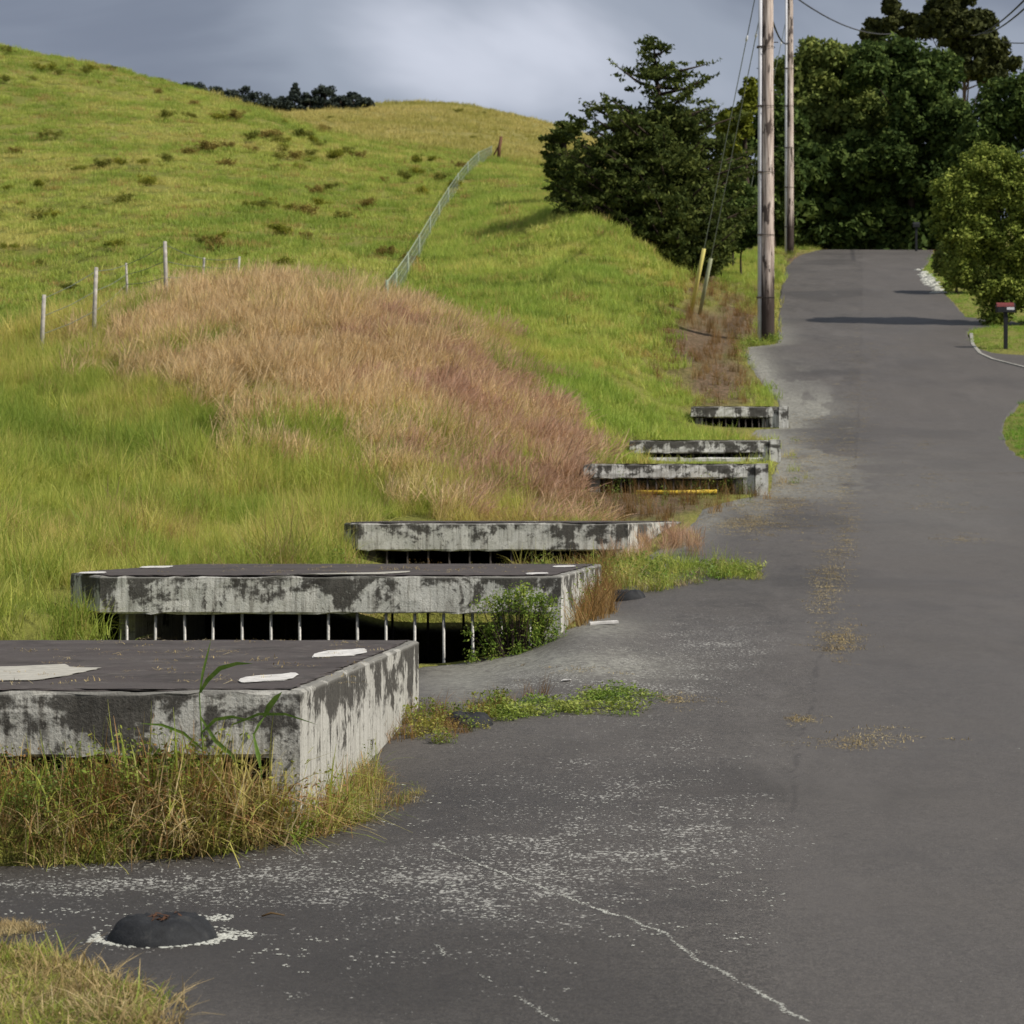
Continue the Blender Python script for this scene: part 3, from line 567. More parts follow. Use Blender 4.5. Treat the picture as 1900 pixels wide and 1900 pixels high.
def scatter(name, label, cat, col, P, smin=.7, smax=1.25, tilt=.12, seed=0, lean=(0, 0), up=None, zr=3.1416):
    P = np.asarray(P, np.float32); n = len(P); rr = np.random.default_rng(seed)
    me = bpy.data.meshes.new(name); me.vertices.add(n); me.vertices.foreach_set('co', P.ravel())
    a = me.attributes.new('idx', 'INT', 'POINT'); a.data.foreach_set('value', rr.integers(0, len(col.objects), n).astype(np.int32))
    rot = np.stack([rr.normal(0, tilt, n)+lean[0], rr.normal(0, tilt, n)+lean[1], rr.uniform(-zr, zr, n)], 1)
    a = me.attributes.new('rot', 'FLOAT_VECTOR', 'POINT'); a.data.foreach_set('vector', rot.astype(np.float32).ravel())
    s = rr.uniform(smin, smax, n); sc = np.stack([s, s, s*rr.uniform(.8, 1.2, n)], 1)
    if up is not None: sc = sc*up[:, None]
    a = me.attributes.new('scl', 'FLOAT_VECTOR', 'POINT'); a.data.foreach_set('vector', sc.astype(np.float32).ravel())
    a = me.attributes.new('tint', 'FLOAT', 'POINT'); a.data.foreach_set('value', rr.uniform(0, 1, n).astype(np.float32))
    o = bpy.data.objects.new(name, me); C.objects.link(o); md = o.modifiers.new('scatter', 'NODES'); md.node_group = gn_for(col, len(col.objects))
    return tag(o, label, cat, kind='stuff')
def field(p0, p1, d0, d1, dens, keep, seed):
    """points of even density on the ground between two bearings and two distances"""
    rr = np.random.default_rng(seed); n = int(dens*(p1-p0)/F*(d1*d1-d0*d0)/2); d = np.sqrt(rr.uniform(d0*d0, d1*d1, n)); px = rr.uniform(p0, p1, n); x = (px-950)/F*d; z = T(x, d); py = 950-(z-ZC)*F/d
    k = keep(px, py, d, x, rr); return np.stack([x, d, z-.02], 1)[k]
def inpoly(poly, x, y):
    c = np.zeros(len(x), bool); j = len(poly)-1
    for i in range(len(poly)):
        xi, yi = poly[i]; xj, yj = poly[j]
        c ^= ((yi > y) != (yj > y)) & (x < (xj-xi)*(y-yi)/((yj-yi) or 1e-9)+xi); j = i
    return c
def offroad(px, d, m=.0): return (np.maximum(edgeL(d)-px, px-edgeR(d))*d/F) > m
def nopit(x, d, e=-.05):
    k = np.ones(len(x), bool)
    for I in INL: k &= sdpoly(I['poly'], x, d) < e
    for I in INL[3:]:
        p = I['poly']; k &= ~((x > p[0][0]-.1) & (x < p[1][0]+.3) & (d > p[0][1]-1.3) & (d < p[0][1]+.1))
    return k
BROWN = [(150, 640), (260, 600), (400, 548), (520, 538), (640, 560), (760, 605), (880, 665), (980, 760), (1040, 840), (1078, 905), (1070, 950), (960, 962), (880, 935), (780, 900), (700, 850), (560, 800), (430, 770), (330, 700), (200, 668)]
def brownness(px, py, x, d):
    jx = np.sin(x*7919.1+d*104.7)*43758.5; jx = (jx-np.floor(jx))-.5; jy = np.sin(x*311.7+d*7411.3)*24634.6; jy = (jy-np.floor(jy))-.5
    return inpoly(BROWN, px+fbm(x/1.2, d/1.2, 12)*75+jx*(80+70*sstep(420, 200, px)), py+fbm(x/1.2, d/1.2, 14)*60+jy*(70+130*sstep(670, 800, py))) & ~((fbm(x/1.6, d/1.6, 77)+jx*.55 > .30) | ((py > 790) & (jx+fbm(x/1.1, d/1.1, 78) > .22-.0*px)))
dirtf = lambda px, py: np.clip(sum(a*np.exp(-((px-cx)/sx)**2-((py-cy)/sy)**2) for (cx, cy), (sx, sy), a in DIRT[:6]), 0, 1)

bankc = join_cols(variants(tuft, 5, 50, .62, .24, .009, M['bank'], lean=.8, seed=10, droop=.6), variants(tuft, 3, 60, .40, .22, .008, M['bank'], lean=1.2, seed=14, droop=.7))
slopec = variants(tuft, 4, 60, .34, .30, .014, M['slope'], lean=.9, seed=30)
hillc = variants(tuft, 4, 80, .30, .55, .028, M['hill'], lean=1.0, seed=50)
farc = variants(tuft, 3, 60, .8, 1.1, .06, M['farhill'], lean=1.0, seed=70)
brownc = join_cols(variants(tuft, 5, 64, .85, .26, .0055, M['brown'], lean=.7, seed=90, kind='seed', seg=5))
pinkc = variants(tuft, 4, 64, .85, .26, .0055, M['pink'], lean=.7, seed=190, kind='seed', seg=5)

k = lambda px, py, d, x, rr: offroad(px, d, .05) & ~((d > 20.45) & (d < 21.7) & (x > -4.75)) & nopit(x, d) & ~brownness(px, py, x, d) & (px < 1120) & (rr.uniform(size=len(px)) > dirtf(px, py)) & ~((d < 20.46) & (x > -3.35+.0*d)) & ~((d < 28) & (px > 640))
P = field(-250, 1120, 15.5, 55, 28, k, 1)
# right of the ridge line the sward is shorter
isl = (950+F*P[:, 0]/P[:, 1]) > 1000
clump_h = lambda P, a=.5: np.clip(1+a*fbm(P[:, 0]/1.3, P[:, 1]/1.3, 61, 3)*1.6, .45, 1.6)
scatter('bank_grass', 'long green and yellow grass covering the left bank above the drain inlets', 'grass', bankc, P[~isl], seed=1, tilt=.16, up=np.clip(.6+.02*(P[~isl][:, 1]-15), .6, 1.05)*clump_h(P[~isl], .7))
k = lambda px, py, d, x, rr: offroad(px, d, .1) & nopit(x, d) & ~brownness(px, py, x, d) & (px < 1450) & (rr.uniform(size=len(px)) > dirtf(px, py)*1.1)
P2 = field(690, 1450, 40, 100, 12, lambda px, py, d, x, rr: k(px, py, d, x, rr) & (px > 700+(100-d)*0) & (px > 850-(d-55)*2.0), 2)
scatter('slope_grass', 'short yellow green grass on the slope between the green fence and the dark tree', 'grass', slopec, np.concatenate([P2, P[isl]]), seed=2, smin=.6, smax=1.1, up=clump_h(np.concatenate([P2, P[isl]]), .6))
k = lambda px, py, d, x, rr: offroad(px, d, .3) & ~brownness(px, py, x, d) & (px < 1250)
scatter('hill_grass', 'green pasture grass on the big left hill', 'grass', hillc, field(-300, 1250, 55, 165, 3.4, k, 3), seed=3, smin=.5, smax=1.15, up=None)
scatter('hilltop_grass', 'dry yellow grass on the far hilltop', 'grass', farc, field(380, 1300, 150, 275, .7, lambda px, py, d, x, rr: d > 0, 4), seed=4, smin=.35, smax=.8)
BP = field(100, 1140, 30, 56, 38, lambda px, py, d, x, rr: brownness(px, py, x, d) & nopit(x, d) & offroad(px, d, .1), 5)
bpx = 950+F*BP[:, 0]/BP[:, 1]; bpy_ = 950-(BP[:, 2]-ZC)*F/BP[:, 1]
pk = ((bpx-900)*.6+(bpy_-720)*.35*0+fbm(BP[:, 0], BP[:, 1], 41)*260) > -60
scatter('brown_grass', 'tall tawny seeding grass over the rounded mound', 'grass', brownc, BP[~pk], seed=5, lean=(0, .32), tilt=.16, smin=.6, smax=1.0, zr=.7)
scatter('reddish_grass', 'reddish brown seeding grass on the right flank of the mound', 'grass', pinkc, BP[pk], seed=6, lean=(0, .42), tilt=.16, smin=.55, smax=.95, zr=.7)

# roadside weeds
weedc = join_cols(variants(tuft, 4, 38, .26, .13, .0055, M['weed'], lean=1.5, seed=110, seg=4, droop=.7), variants(tuft, 2, 44, .24, .15, .0045, M['straw'], lean=1.5, seed=115, seg=4, droop=.7), variants(leafpatch, 2, 90, .22, .14, .009, M['leafweed'], seed=120), variants(leafpatch, 1, 80, .20, .14, .008, M['weedbrown'], seed=125), variants(tuft, 3, 30, .25, .14, .004, M['weedbrown'], lean=1.4, seed=130, seg=4, droop=.7))
leafc = variants(leafpatch, 4, 70, .10, .14, .017, M['creeper'], seed=140)
leafy = join_cols(variants(leafpatch, 3, 60, .2, .12, .02, M['leafweed'], seed=150), variants(tuft, 2, 24, .3, .1, .004, M['weedbrown'], lean=.8, seed=160))
rustc = join_cols(variants(tuft, 3, 26, .45, .1, .006, M['weedbrown'], lean=.6, seed=170, seg=4), variants(leafpatch, 1, 30, .4, .1, .016, M['leafweed'], seed=175))
strawc = variants(tuft, 3, 16, .10, .12, .006, M['straw'], lean=2.6, seed=180, seg=3)
litterc = variants(tuft, 3, 14, .03, .14, .006, M['yellowlitter'], lean=4.5, seed=185, seg=2)
shortc = variants(tuft, 3, 40, .09, .10, .005, M['lawn'], lean=.8, seed=200)
greenc = join_cols(variants(tuft, 4, 40, .30, .16, .007, M['bank'], lean=1.1, seed=210, droop=.6), variants(tuft, 1, 40, .26, .16, .006, M['straw'], lean=1.2, seed=212), variants(leafpatch, 3, 60, .18, .16, .020, M['creeper'], seed=215))
def ipoly(poly, d0, d1, dens, seed, extra=None):
    xs = [p[0] for p in poly]
    return field(min(xs), max(xs), d0, d1, dens, lambda px, py, d, x, rr: inpoly(poly, px+fbm(x*2.2, d*2.2, 91)*45+rr.normal(size=len(px))*9, py+fbm(x*2.2, d*2.2, 93)*14+rr.normal(size=len(px))*3) & (vnoise(x*3.1, d*3.1, 17) > -.28), seed)
k = lambda px, py, d, x, rr: offroad(px, d, .02) & (d < 11.68+sstep(560, 800, px)*3) & nopit(x, d, 0)
P = np.concatenate([field(-700, 790, 10.4, 13.6, 330, k, 11), field(540, 800, 10.8, 14, 120, lambda px, py, d, x, rr: inpoly([(540, 1562), (640, 1532), (790, 1492), (780, 1470), (700, 1445), (640, 1405), (560, 1420)], px, py), 111)])
scatter('roadside_weeds', 'tangled green and brown weeds along the front of the nearest drain inlet', 'weeds', weedc, P, seed=11, smin=.7, smax=1.3, up=np.clip(1.5-1.15*sstep(520, 790, 950+F*P[:, 0]/P[:, 1]), 0.3, 2.1)*np.clip(.45+.6*sstep(10.65, 11.4, P[:, 1]), .4, 1.1)*clump_h(P, .3))
scatter('yellow_weeds', 'low yellow green leafy weeds at the right wall of the nearest inlet', 'weeds', leafy, ipoly([(690, 1400), (725, 1345), (790, 1320), (860, 1325), (960, 1300), (960, 1330), (840, 1365), (720, 1385)], 13.6, 18, 130, 12), seed=12, smin=.35, smax=.75)
scatter('creeping_weeds', 'bright green creeping weeds spreading onto the asphalt', 'weeds', leafc, ipoly([(900, 1345), (940, 1312), (1060, 1295), (1150, 1290), (1225, 1297), (1160, 1318), (1050, 1336), (940, 1346)], 14.5, 19, 90, 13), seed=13, smin=.5, smax=1.0)
scatter('rusty_weeds', 'thin rusty weeds behind the bright creeping weeds', 'weeds', rustc, ipoly([(890, 1330), (910, 1300), (990, 1280), (1040, 1278), (1000, 1310), (930, 1330)], 15, 20, 28, 14), seed=14, smin=.2, smax=.5)
scatter('russet_weeds', 'tall russet weeds along the right wall of the second inlet', 'weeds', rustc, ipoly([(1040, 1180), (1075, 1120), (1110, 1080), (1150, 1095), (1120, 1130), (1080, 1175)], 20.5, 28, 85, 15), seed=15, smin=.5, smax=1.35)
scatter('verge_grass', 'fresh green grass patch on the asphalt between second and third inlets', 'grass', greenc, ipoly([(1100, 1098), (1130, 1060), (1180, 1040), (1260, 1040), (1420, 1058), (1380, 1075), (1250, 1092), (1150, 1102)], 22, 32, 60, 16), seed=16, smin=.5, smax=1.15)
scatter('ditch_weeds', 'green weeds filling the ditch between second and third inlets', 'weeds', join_cols(greenc, weedc), np.concatenate([field(560, 960, 25.75, 26.8, 45, lambda px, py, d, x, rr: x > -3.2, 17), field(960, 1170, 25.1, 27.9, 45, lambda px, py, d, x, rr: x > -3.2, 171)]), seed=17, smin=.8, smax=1.6)
scatter('ditch_mouth_weeds', 'short green weeds in the mouth of the third inlet', 'weeds', greenc, field(640, 1150, 26.8, 28.3, 34, lambda px, py, d, x, rr: vnoise(x*2.5, d*2.5, 6) > -.25, 173), seed=173, smin=.35, smax=.75)
scatter('seeding_weeds', 'thin pinkish seeding weeds at the right end of the third inlet', 'weeds', pinkc, field(1130, 1300, 27.6, 29.5, 14, lambda px, py, d, x, rr: nopit(x, d), 18), seed=18, smin=.3, smax=.5)
scatter('dry_grass', 'dry straw coloured grass beside the inlet with the yellow pipe', 'grass', join_cols(strawc, rustc), ipoly([(1040, 965), (1050, 925), (1180, 918), (1300, 912), (1425, 908), (1425, 935), (1330, 950), (1260, 968)], 32, 37.5, 26, 19), seed=19, smin=.5, smax=1.1)
scatter('bank_foot_grass', 'brownish thin grass on the bare bank beside the utility pole', 'grass', join_cols(rustc, strawc), field(1180, 1440, 50, 78, 9, lambda px, py, d, x, rr: offroad(px, d, .1) & (dirtf(px, py) > .3), 20), seed=20, smin=.6, smax=1.3)
scatter('pole_foot_grass', 'green grass tuft at the foot of the nearer utility pole', 'grass', greenc, field(1375, 1445, 57, 62, 22, lambda px, py, d, x, rr: offroad(px, d, 0), 21), seed=21, smin=.8, smax=1.7)
scatter('tuft_row', 'small green tufts along the asphalt edge beside the far inlets', 'grass', join_cols(greenc, strawc), field(1418, 1500, 38, 49, 4, lambda px, py, d, x, rr: (fbm(x*1.2, d*1.2, 55) > .12), 22), seed=22, smin=.5, smax=1.1)
LP = [(1390, 972, 60, 12, 420), (1440, 935, 80, 14, 380), (1500, 820, 60, 10, 160), (1460, 900, 60, 10, 200), (1490, 870, 60, 14, 160), (1560, 900, 18, 60, 110), (1570, 1000, 14, 50, 120), (1525, 1100, 12, 40, 110), (1560, 1190, 22, 16, 120), (1500, 780, 60, 12, 90), (1600, 760, 12, 60, 60), (1625, 650, 40, 14, 70), (1760, 940, 50, 8, 30), (1730, 890, 30, 10, 30), (1780, 1003, 30, 6, 40), (1590, 1375, 60, 12, 60), (1480, 1335, 12, 4, 24), (1720, 825, 12, 8, 30), (1575, 830, 14, 60, 130), (1590, 700, 10, 50, 60), (1545, 1060, 12, 30, 80), (1520, 850, 50, 10, 110), (1260, 1300, 30, 6, 24), (1100, 1250, 60, 40, 20)]
rr = np.random.default_rng(77); pts = []
for cx, cy, sx, sy, n in LP:
    for q in range(n): h = hit(cx+rr.normal()*sx*rr.uniform(.3, 1.5), cy+rr.normal()*sy*rr.uniform(.3, 1.5)); pts.append((h[0], h[1], h[2]+.008))
for q in range(60): pts.append((rr.uniform(-3.4, -.9), rr.uniform(12, 16.2), .797))
for q in range(50): pts.append((rr.uniform(-3.6, .7), rr.uniform(21, 24.8), 1.16))
scatter('dry_litter', 'scattered yellow dry grass litter on the asphalt', 'litter', litterc, pts, seed=23, smin=.4, smax=1.1, tilt=.05)

# verge in the near left corner
vm = []
def verge():
    out = [(-700, 7.2), (-700, 8.9), (0, 8.60), (60, 8.42), (120, 8.30), (200, 8.0), (270, 7.75), (295, 7.55), (270, 7.2)]
    poly = [((a-950)/F*b, b) for a, b in out][::-1]
    c = poly
    P = field(-700, 300, 7.0, 8.9, 520, lambda px, py, d, x, rr: inpoly(poly, x+fbm(x*9, d*9, 3)*.06, d+fbm(x*9, d*9, 5)*.06), 31)
    scatter('corner_grass', 'pale dry and green grass clump in the near left corner', 'grass', join_cols(variants(tuft, 5, 40, .08, .08, .004, M['straw'], lean=1.6, seed=220), variants(tuft, 2, 40, .08, .1, .004, M['bank'], lean=1.2, seed=225)), P, seed=31, smin=.6, smax=1.6, tilt=.25)
    q = [hit(x, y) for x, y in ((5, 1722), (20, 1728), (35, 1725), (50, 1732), (15, 1738), (0, 1730))]; pts = [(a[0]+random.uniform(-.03, .03), a[1], a[2]+.01) for a in q for _ in range(9)]
    scatter('straw_wisps', 'small dry straw wisps at the left edge above the corner grass', 'litter', strawc, pts, seed=32, smin=.3, smax=.6)
    me = sheet('ground_verge', [(x, y) for x, y in poly], .0, M['ground'], thick=.03, rough=.02); tag(me, 'low turf island under the corner grass', kind='structure')
verge()
# right hand lawns and leaf litter under the trees
scatter('right_lawn', 'bright green mown lawn patches along the right side of the road', 'lawn', shortc, np.concatenate([field(1700, 2100, 40.5, 53.5, 26, lambda px, py, d, x, rr: offroad(px, d, .05) & (px > 1600), 33), field(1700, 2100, 58, 97, 14, lambda px, py, d, x, rr: offroad(px, d, .05) & (px > 1600), 34)]), seed=33, smin=.9, smax=1.8)
scatter('left_verge_lawn', 'green verge grass between the two utility poles', 'grass', greenc, field(1290, 1530, 70, 108, 5, lambda px, py, d, x, rr: offroad(px, d, .1) & (px < 1600), 35), seed=35, smin=.7, smax=1.4)
scatter('leaf_litter', 'russet leaf litter where the road meets the dark trees', 'litter', variants(tuft, 2, 16, .05, .2, .02, M['redlitter'], lean=3.5, seed=230, seg=2), field(1440, 1760, 99, 112, 5, lambda px, py, d, x, rr: offroad(px, d, -.3) | (d > 104.2), 36), seed=36)

# ------------------------------------------------------------------ tyres on the asphalt
def tyre(px, py, wd, hgt, label, debris=True, seed=0):
    x, y, z = hit(px, py); root = empty('buried_tyre', (x, y, z)); tag(root, label, 'tyre', 'half buried tyres by the inlets')
    rr = random.Random(seed); n = 40; prof = [(1.02, -.25), (1.0, 0), (.96, .22), (.90, .45), (.83, .66), (.76, .83), (.69, .94), (.60, 1.0), (.48, 1.03), (.36, 1.02), (.22, .98), (.08, .94)]
    V = []; Fc = []
    for k in range(n):
        a = 2*math.pi*k/n
        for j, (r, h) in enumerate(prof):
            tread = (-.02 if k % 2 else .0)*(1 if 4 <= j <= 7 else 0); q = wd/2*(r+tread*1.4+.012*math.sin(3*a+seed)+rr.uniform(-.012, .012))
            V.append((q*math.cos(a), q*math.sin(a)*.95, hgt*(h+(tread*3.5)+.06*math.sin(a*2+seed)+(rr.uniform(-.06, .06) if j > 5 else 0))))
    m = len(prof)
    for k in range(n):
        for j in range(m-1): Fc.append((k*m+j, ((k+1) % n)*m+j, ((k+1) % n)*m+j+1, k*m+j+1))
    V.append((0, 0, hgt*.92)); c0 = len(V)-1
    for k in range(n): Fc.append((k*m+m-1, ((k+1) % n)*m+m-1, c0))
    me = bpy.data.meshes.new('casing'); me.from_pydata(V, [], Fc); me.update(); link('casing', me, M['tyre'], root, smooth=True)
    if debris:
        pts = []
        for k in range(18): a = rr.uniform(0, 6.28); r = wd*.20*math.sqrt(rr.random()); pts.append((r*math.cos(a), r*math.sin(a), hgt*rr.uniform(1.0, 1.08)))
        V, Fc = [], []
        for p in pts:
            a = rr.uniform(0, 3.14); s = rr.uniform(.012, .03); b = len(V); dx, dy = math.cos(a)*s, math.sin(a)*s; zz = rr.uniform(-.01, .012)
            V += [(p[0]-dx, p[1]-dy, p[2]), (p[0]-dy*.3, p[1]+dx*.3, p[2]+.004), (p[0]+dx, p[1]+dy, p[2]+zz), (p[0]+dy*.3, p[1]-dx*.3, p[2]+.004)]; Fc.append((b, b+1, b+2, b+3))
        me = np_mesh('fallen_leaves', V, Fc, {'h': [.8]*len(V), 'v': [.5]*len(V)}); link('fallen_leaves', me, M['redlitter'], root)
    return root
tyre(300, 1742, .45, .088, 'large black tyre half buried in the asphalt with a few leaves on top', seed=1)
tyre(868, 1345, .36, .085, 'small dark buried tyre among weeds behind the nearest inlet', seed=2, debris=False)
tyre(1165, 1112, .42, .10, 'dark buried tyre at the right foot of the second inlet', seed=3, debris=False)
# lichen ring of crumbs round the nearest tyre
def crumbs(name, label, pts, s0, s1, m, seed):
    rr = random.Random(seed); V = []; Fc = []
    for p in pts:
        s = rr.uniform(s0, s1); a = rr.uniform(0, 3.14); b = len(V); n = 5
        for q in range(n): t = a+2*math.pi*q/n; rq = s*rr.uniform(.6, 1.2); V.append((p[0]+rq*1.5*math.cos(t), p[1]+rq*math.sin(t), p[2]+.001))
        for q in range(n): t = a+2*math.pi*q/n; rq = s*.55; V.append((p[0]+rq*1.5*math.cos(t), p[1]+rq*math.sin(t), p[2]+s*.45))
        for q in range(n): Fc.append((b+q, b+(q+1) % n, b+n+(q+1) % n, b+n+q))
        Fc.append(tuple(b+n+q for q in range(n)))
    me = bpy.data.meshes.new(name); me.from_pydata(V, [], Fc); me.update(); return tag(link(name, me, m), label, 'lichen', kind='stuff')
M['lichen'] = simple('pale lichen crust', (.46, .46, .41), .95, .25, 50)
rr = random.Random(4); cx, cy, cz = hit(300, 1738); pts = []
for k in range(520):
    a = rr.uniform(math.pi, 2*math.pi) if rr.random() < .85 else rr.uniform(0, 6.28); r = .245+abs(rr.gauss(0, .012+.05*abs(float(vnoise(a*2.5, 1.7, 5))))); x, y = cx+r*math.cos(a)*1.03, cy+r*.95*math.sin(a); pts.append((x, y, Tz(x, y)+.005))
for k in range(90): x, y = cx+.3+rr.gauss(0, .05), cy+rr.gauss(0, .05); pts.append((x, y, Tz(x, y)+.005))
for k in range(170): x, y = cx+rr.uniform(-.12, .24), cy+.36+rr.gauss(0, .05); pts.append((x, y, Tz(x, y)+.005))
crumbs('lichen_ring', 'pale lichen crumbs ringing the large black tyre', pts, .003, .009, M['lichen'], 1)
pts = []
for line, n in (([(800, 1568), (870, 1600), (960, 1632), (1040, 1662), (1118, 1690), (1150, 1702)], 700), ([(1150, 1702), (1230, 1735), (1300, 1785), (1380, 1826), (1440, 1858), (1500, 1898)], 620), ([(800, 1755), (850, 1790), (910, 1818), (960, 1850), (1040, 1898)], 260)):
    H = [hit(*q) for q in line]; L = np.array(H); s = np.linspace(0, len(H)-1, n)
    X = np.interp(s, range(len(H)), L[:, 0])+np.array([rr.gauss(0, .006) for _ in s])+fbm(s*2, s*0, 5)*.035; Yy = np.interp(s, range(len(H)), L[:, 1])+np.array([rr.gauss(0, .008) for _ in s])
    Z = T(X, Yy)+.005; pts += [tuple(q) for q in np.stack([X, Yy, Z], 1)]
crumbs('lichen_crack_lines', 'thin pale lichen lines following cracks across the foreground asphalt', [q for q in pts if rr.random() < 1.1*(.8+2*float(vnoise(q[0]*5, q[1]*5, 3)))], .0015, .0045, M['lichen'], 2)
pts = []
for k in range(1000):
    px = rr.uniform(-100, 1450); py = rr.choice([rr.gauss(1625, 45), rr.gauss(1700, 60), rr.uniform(1480, 1780)])
    if px > 700 and rr.random() < .3: py = rr.gauss(1560, 60)
    d = max(7.6, ZC*F/(py-950)); x = (px-950)/F*d; 
    if vnoise(x*3, d*3, 8)+.5*vnoise(x*9, d*9, 2) < .05: continue
    if px < edgeL(np.array([d]))[0]+10: continue
    z = Tz(x, d)+.005
    for q in range(rr.randint(1, 5)): pts.append((x+rr.gauss(0, .02), d+rr.gauss(0, .012), z))
crumbs('lichen_flecks', 'scattered white lichen flecks on the near asphalt', pts, .002, .006, M['lichen'], 3)

# ------------------------------------------------------------------ small things on the ground
h = hit(1120, 1160); o = boxo('white_board', (0, 0, 0), (.28, .07, .03), M['patch']); o.location = (h[0], h[1], h[2]+.022); o.rotation_euler = (0, R(-3), R(8)); tag(o, 'short white board lying on the asphalt right of the second inlet', 'board')
h = hit(1050, 1265); o = sheet('white_scrap', [(-.035, -.02), (.03, -.025), (.04, .015), (-.01, .03)], 0, M['patch'], thick=.012); o.location = (h[0], h[1], h[2]+.008); tag(o, 'tiny white scrap on the asphalt above the creeping weeds', 'litter')
h = hit(507, 1706); o = tube('fallen_twig', [(-.05, 0, 0), (-.01, .01, .012), (.05, 0, .004)], [.004, .005, .002], M['redlitter']); o.location = (h[0], h[1], h[2]+.012); tag(o, 'small russet curled leaf on the asphalt right of the large tyre', 'leaf')
zz = 2.09; o = tube('yellow_pipe', [((1180-950)/F*36.8, 36.8, zz), ((1255-950)/F*36.8, 36.8, zz-.005), ((1330-950)/F*36.8, 36.8, zz+.01)], .035, M['yellowpaint']); tag(o, 'yellow pipe lying under the fourth inlet', 'pipe')
# pale stones / rubble beside the far lawn and kerbs
def kerb(name, label, line, w_, hgt, m):
    H = [hit(*q) for q in line]; V = []; Fc = []; n = len(H)
    for i, p in enumerate(H):
        a = Vector(H[max(i-1, 0)][:2]); b = Vector(H[min(i+1, n-1)][:2]); t = (b-a).normalized(); nn = Vector((t.y, -t.x))
        for s, hz in ((0, -.1), (0, hgt*.8), (.2, hgt), (.8, hgt), (1, hgt*.8), (1, -.1)): V.append((p[0]+nn.x*w_*s, p[1]+nn.y*w_*s, p[2]+hz))
    for i in range(n-1):
        for j in range(5): Fc.append((i*6+j, (i+1)*6+j, (i+1)*6+j+1, i*6+j+1))
    Fc.append(tuple(range(6))); Fc.append(tuple(range((n-1)*6, n*6)))
    me = bpy.data.meshes.new(name); me.from_pydata(V, [], Fc); me.update(); fix(me); a = me.attributes.new('below', 'FLOAT', 'POINT'); a.data.foreach_set('value', [.25]*len(V))
    return tag(link(name, me, m), label, kind='structure')
kerb('kerb', 'pale kerb round the lawn with the mailbox', [(1805, 620), (1808, 640), (1822, 657), (1845, 667), (1880, 676), (1910, 684)], .10, .03, M['kerb'])
rr = random.Random(12); pts = []
for k in range(130):
    u_ = rr.random(); px = 1712+34*u_+rr.gauss(0, 5); py = 508+36*u_+rr.gauss(0, 4); h = hit(px, py); pts.append((h[0], h[1], h[2]-.01))
tag(crumbs('rubble', 'broken pale rubble edging beside the far lawn', pts, .04, .14, M['lichen'], 9), cat='rubble')

# ------------------------------------------------------------------ foliage builders
def leaves(rr, centers, radii, n, size, elong=1.0, shell=.55, up=.3, flat=1.0):
    """leaf quads through the volume of many small clumps"""
    centers = np.asarray(centers, float); radii = np.asarray(radii, float)
    if radii.ndim == 1: radii = np.stack([radii, radii, radii*flat], 1)
    w_ = radii[:, 0]*radii[:, 1]; ci = rr.choice(len(centers), n, p=w_/w_.sum()); dr = rr.normal(size=(n, 3)); dr /= np.linalg.norm(dr, axis=1)[:, None]
    rad = rr.uniform(shell, 1.0, n)**.8; c = centers[ci]+dr*radii[ci]*rad[:, None]
    nn = dr*.6+rr.normal(size=(n, 3))*.7; nn[:, 2] += up; nn /= np.linalg.norm(nn, axis=1)[:, None]
    a = rr.normal(size=(n, 3)); u_ = np.cross(nn, a); u_ /= np.linalg.norm(u_, axis=1)[:, None]; v_ = np.cross(nn, u_); s = size*rr.uniform(.5, 1.3, n)[:, None]
    V = np.stack([c-u_*s*elong, c-v_*s*.6, c+u_*s*elong, c+v_*s*.6], 1).reshape(-1, 3); Fc = np.arange(n*4).reshape(n, 4); vv = np.repeat(rr.uniform(0, 1, n), 4)
    return V, Fc, vv
def crown(name, rr, centers, radii, n, size, m, parent, **k):
    V, Fc, vv = leaves(rr, centers, radii, n, size, **k); return link(name, np_mesh(name, V, Fc, {'v': vv}), m, parent)
def limbs(parent, base_r, H, ends, m, seed=0, lean=(0, 0), name='trunk', y0=.3):
    rr = random.Random(seed); parts = []
    tp = [(lean[0]*t*t+rr.uniform(-.1, .1)*t, lean[1]*t*t, H*t) for t in [0, .15, .35, .6, .85, 1]]
    parts.append(tube_np([(tp[0][0], tp[0][1], -.4)]+tp, [base_r*1.5, base_r*1.3]+[base_r*(1-.85*t) for t in (.15, .35, .6, .85, 1)], 9))
    for e in ends:
        t = max(.08, min(.9, (e[2]/H)*rr.uniform(.55, .85))); k = t*5; s = Vector((lean[0]*t*t, lean[1]*t*t, H*t)); e = Vector(e); mid = (s+e)/2+Vector((0, 0, -.08*(e-s).length)); r = base_r*(1-.8*t)*.5
        parts.append(tube_np([s, mid, e], [r, r*.7, r*.25], 6))
    return link(name, fix(mesh_from(parts)), m, parent, True)
def PX(px, py, d): return Vector(((px-950)/F*d, d, ZC+(950-py)*d/F))
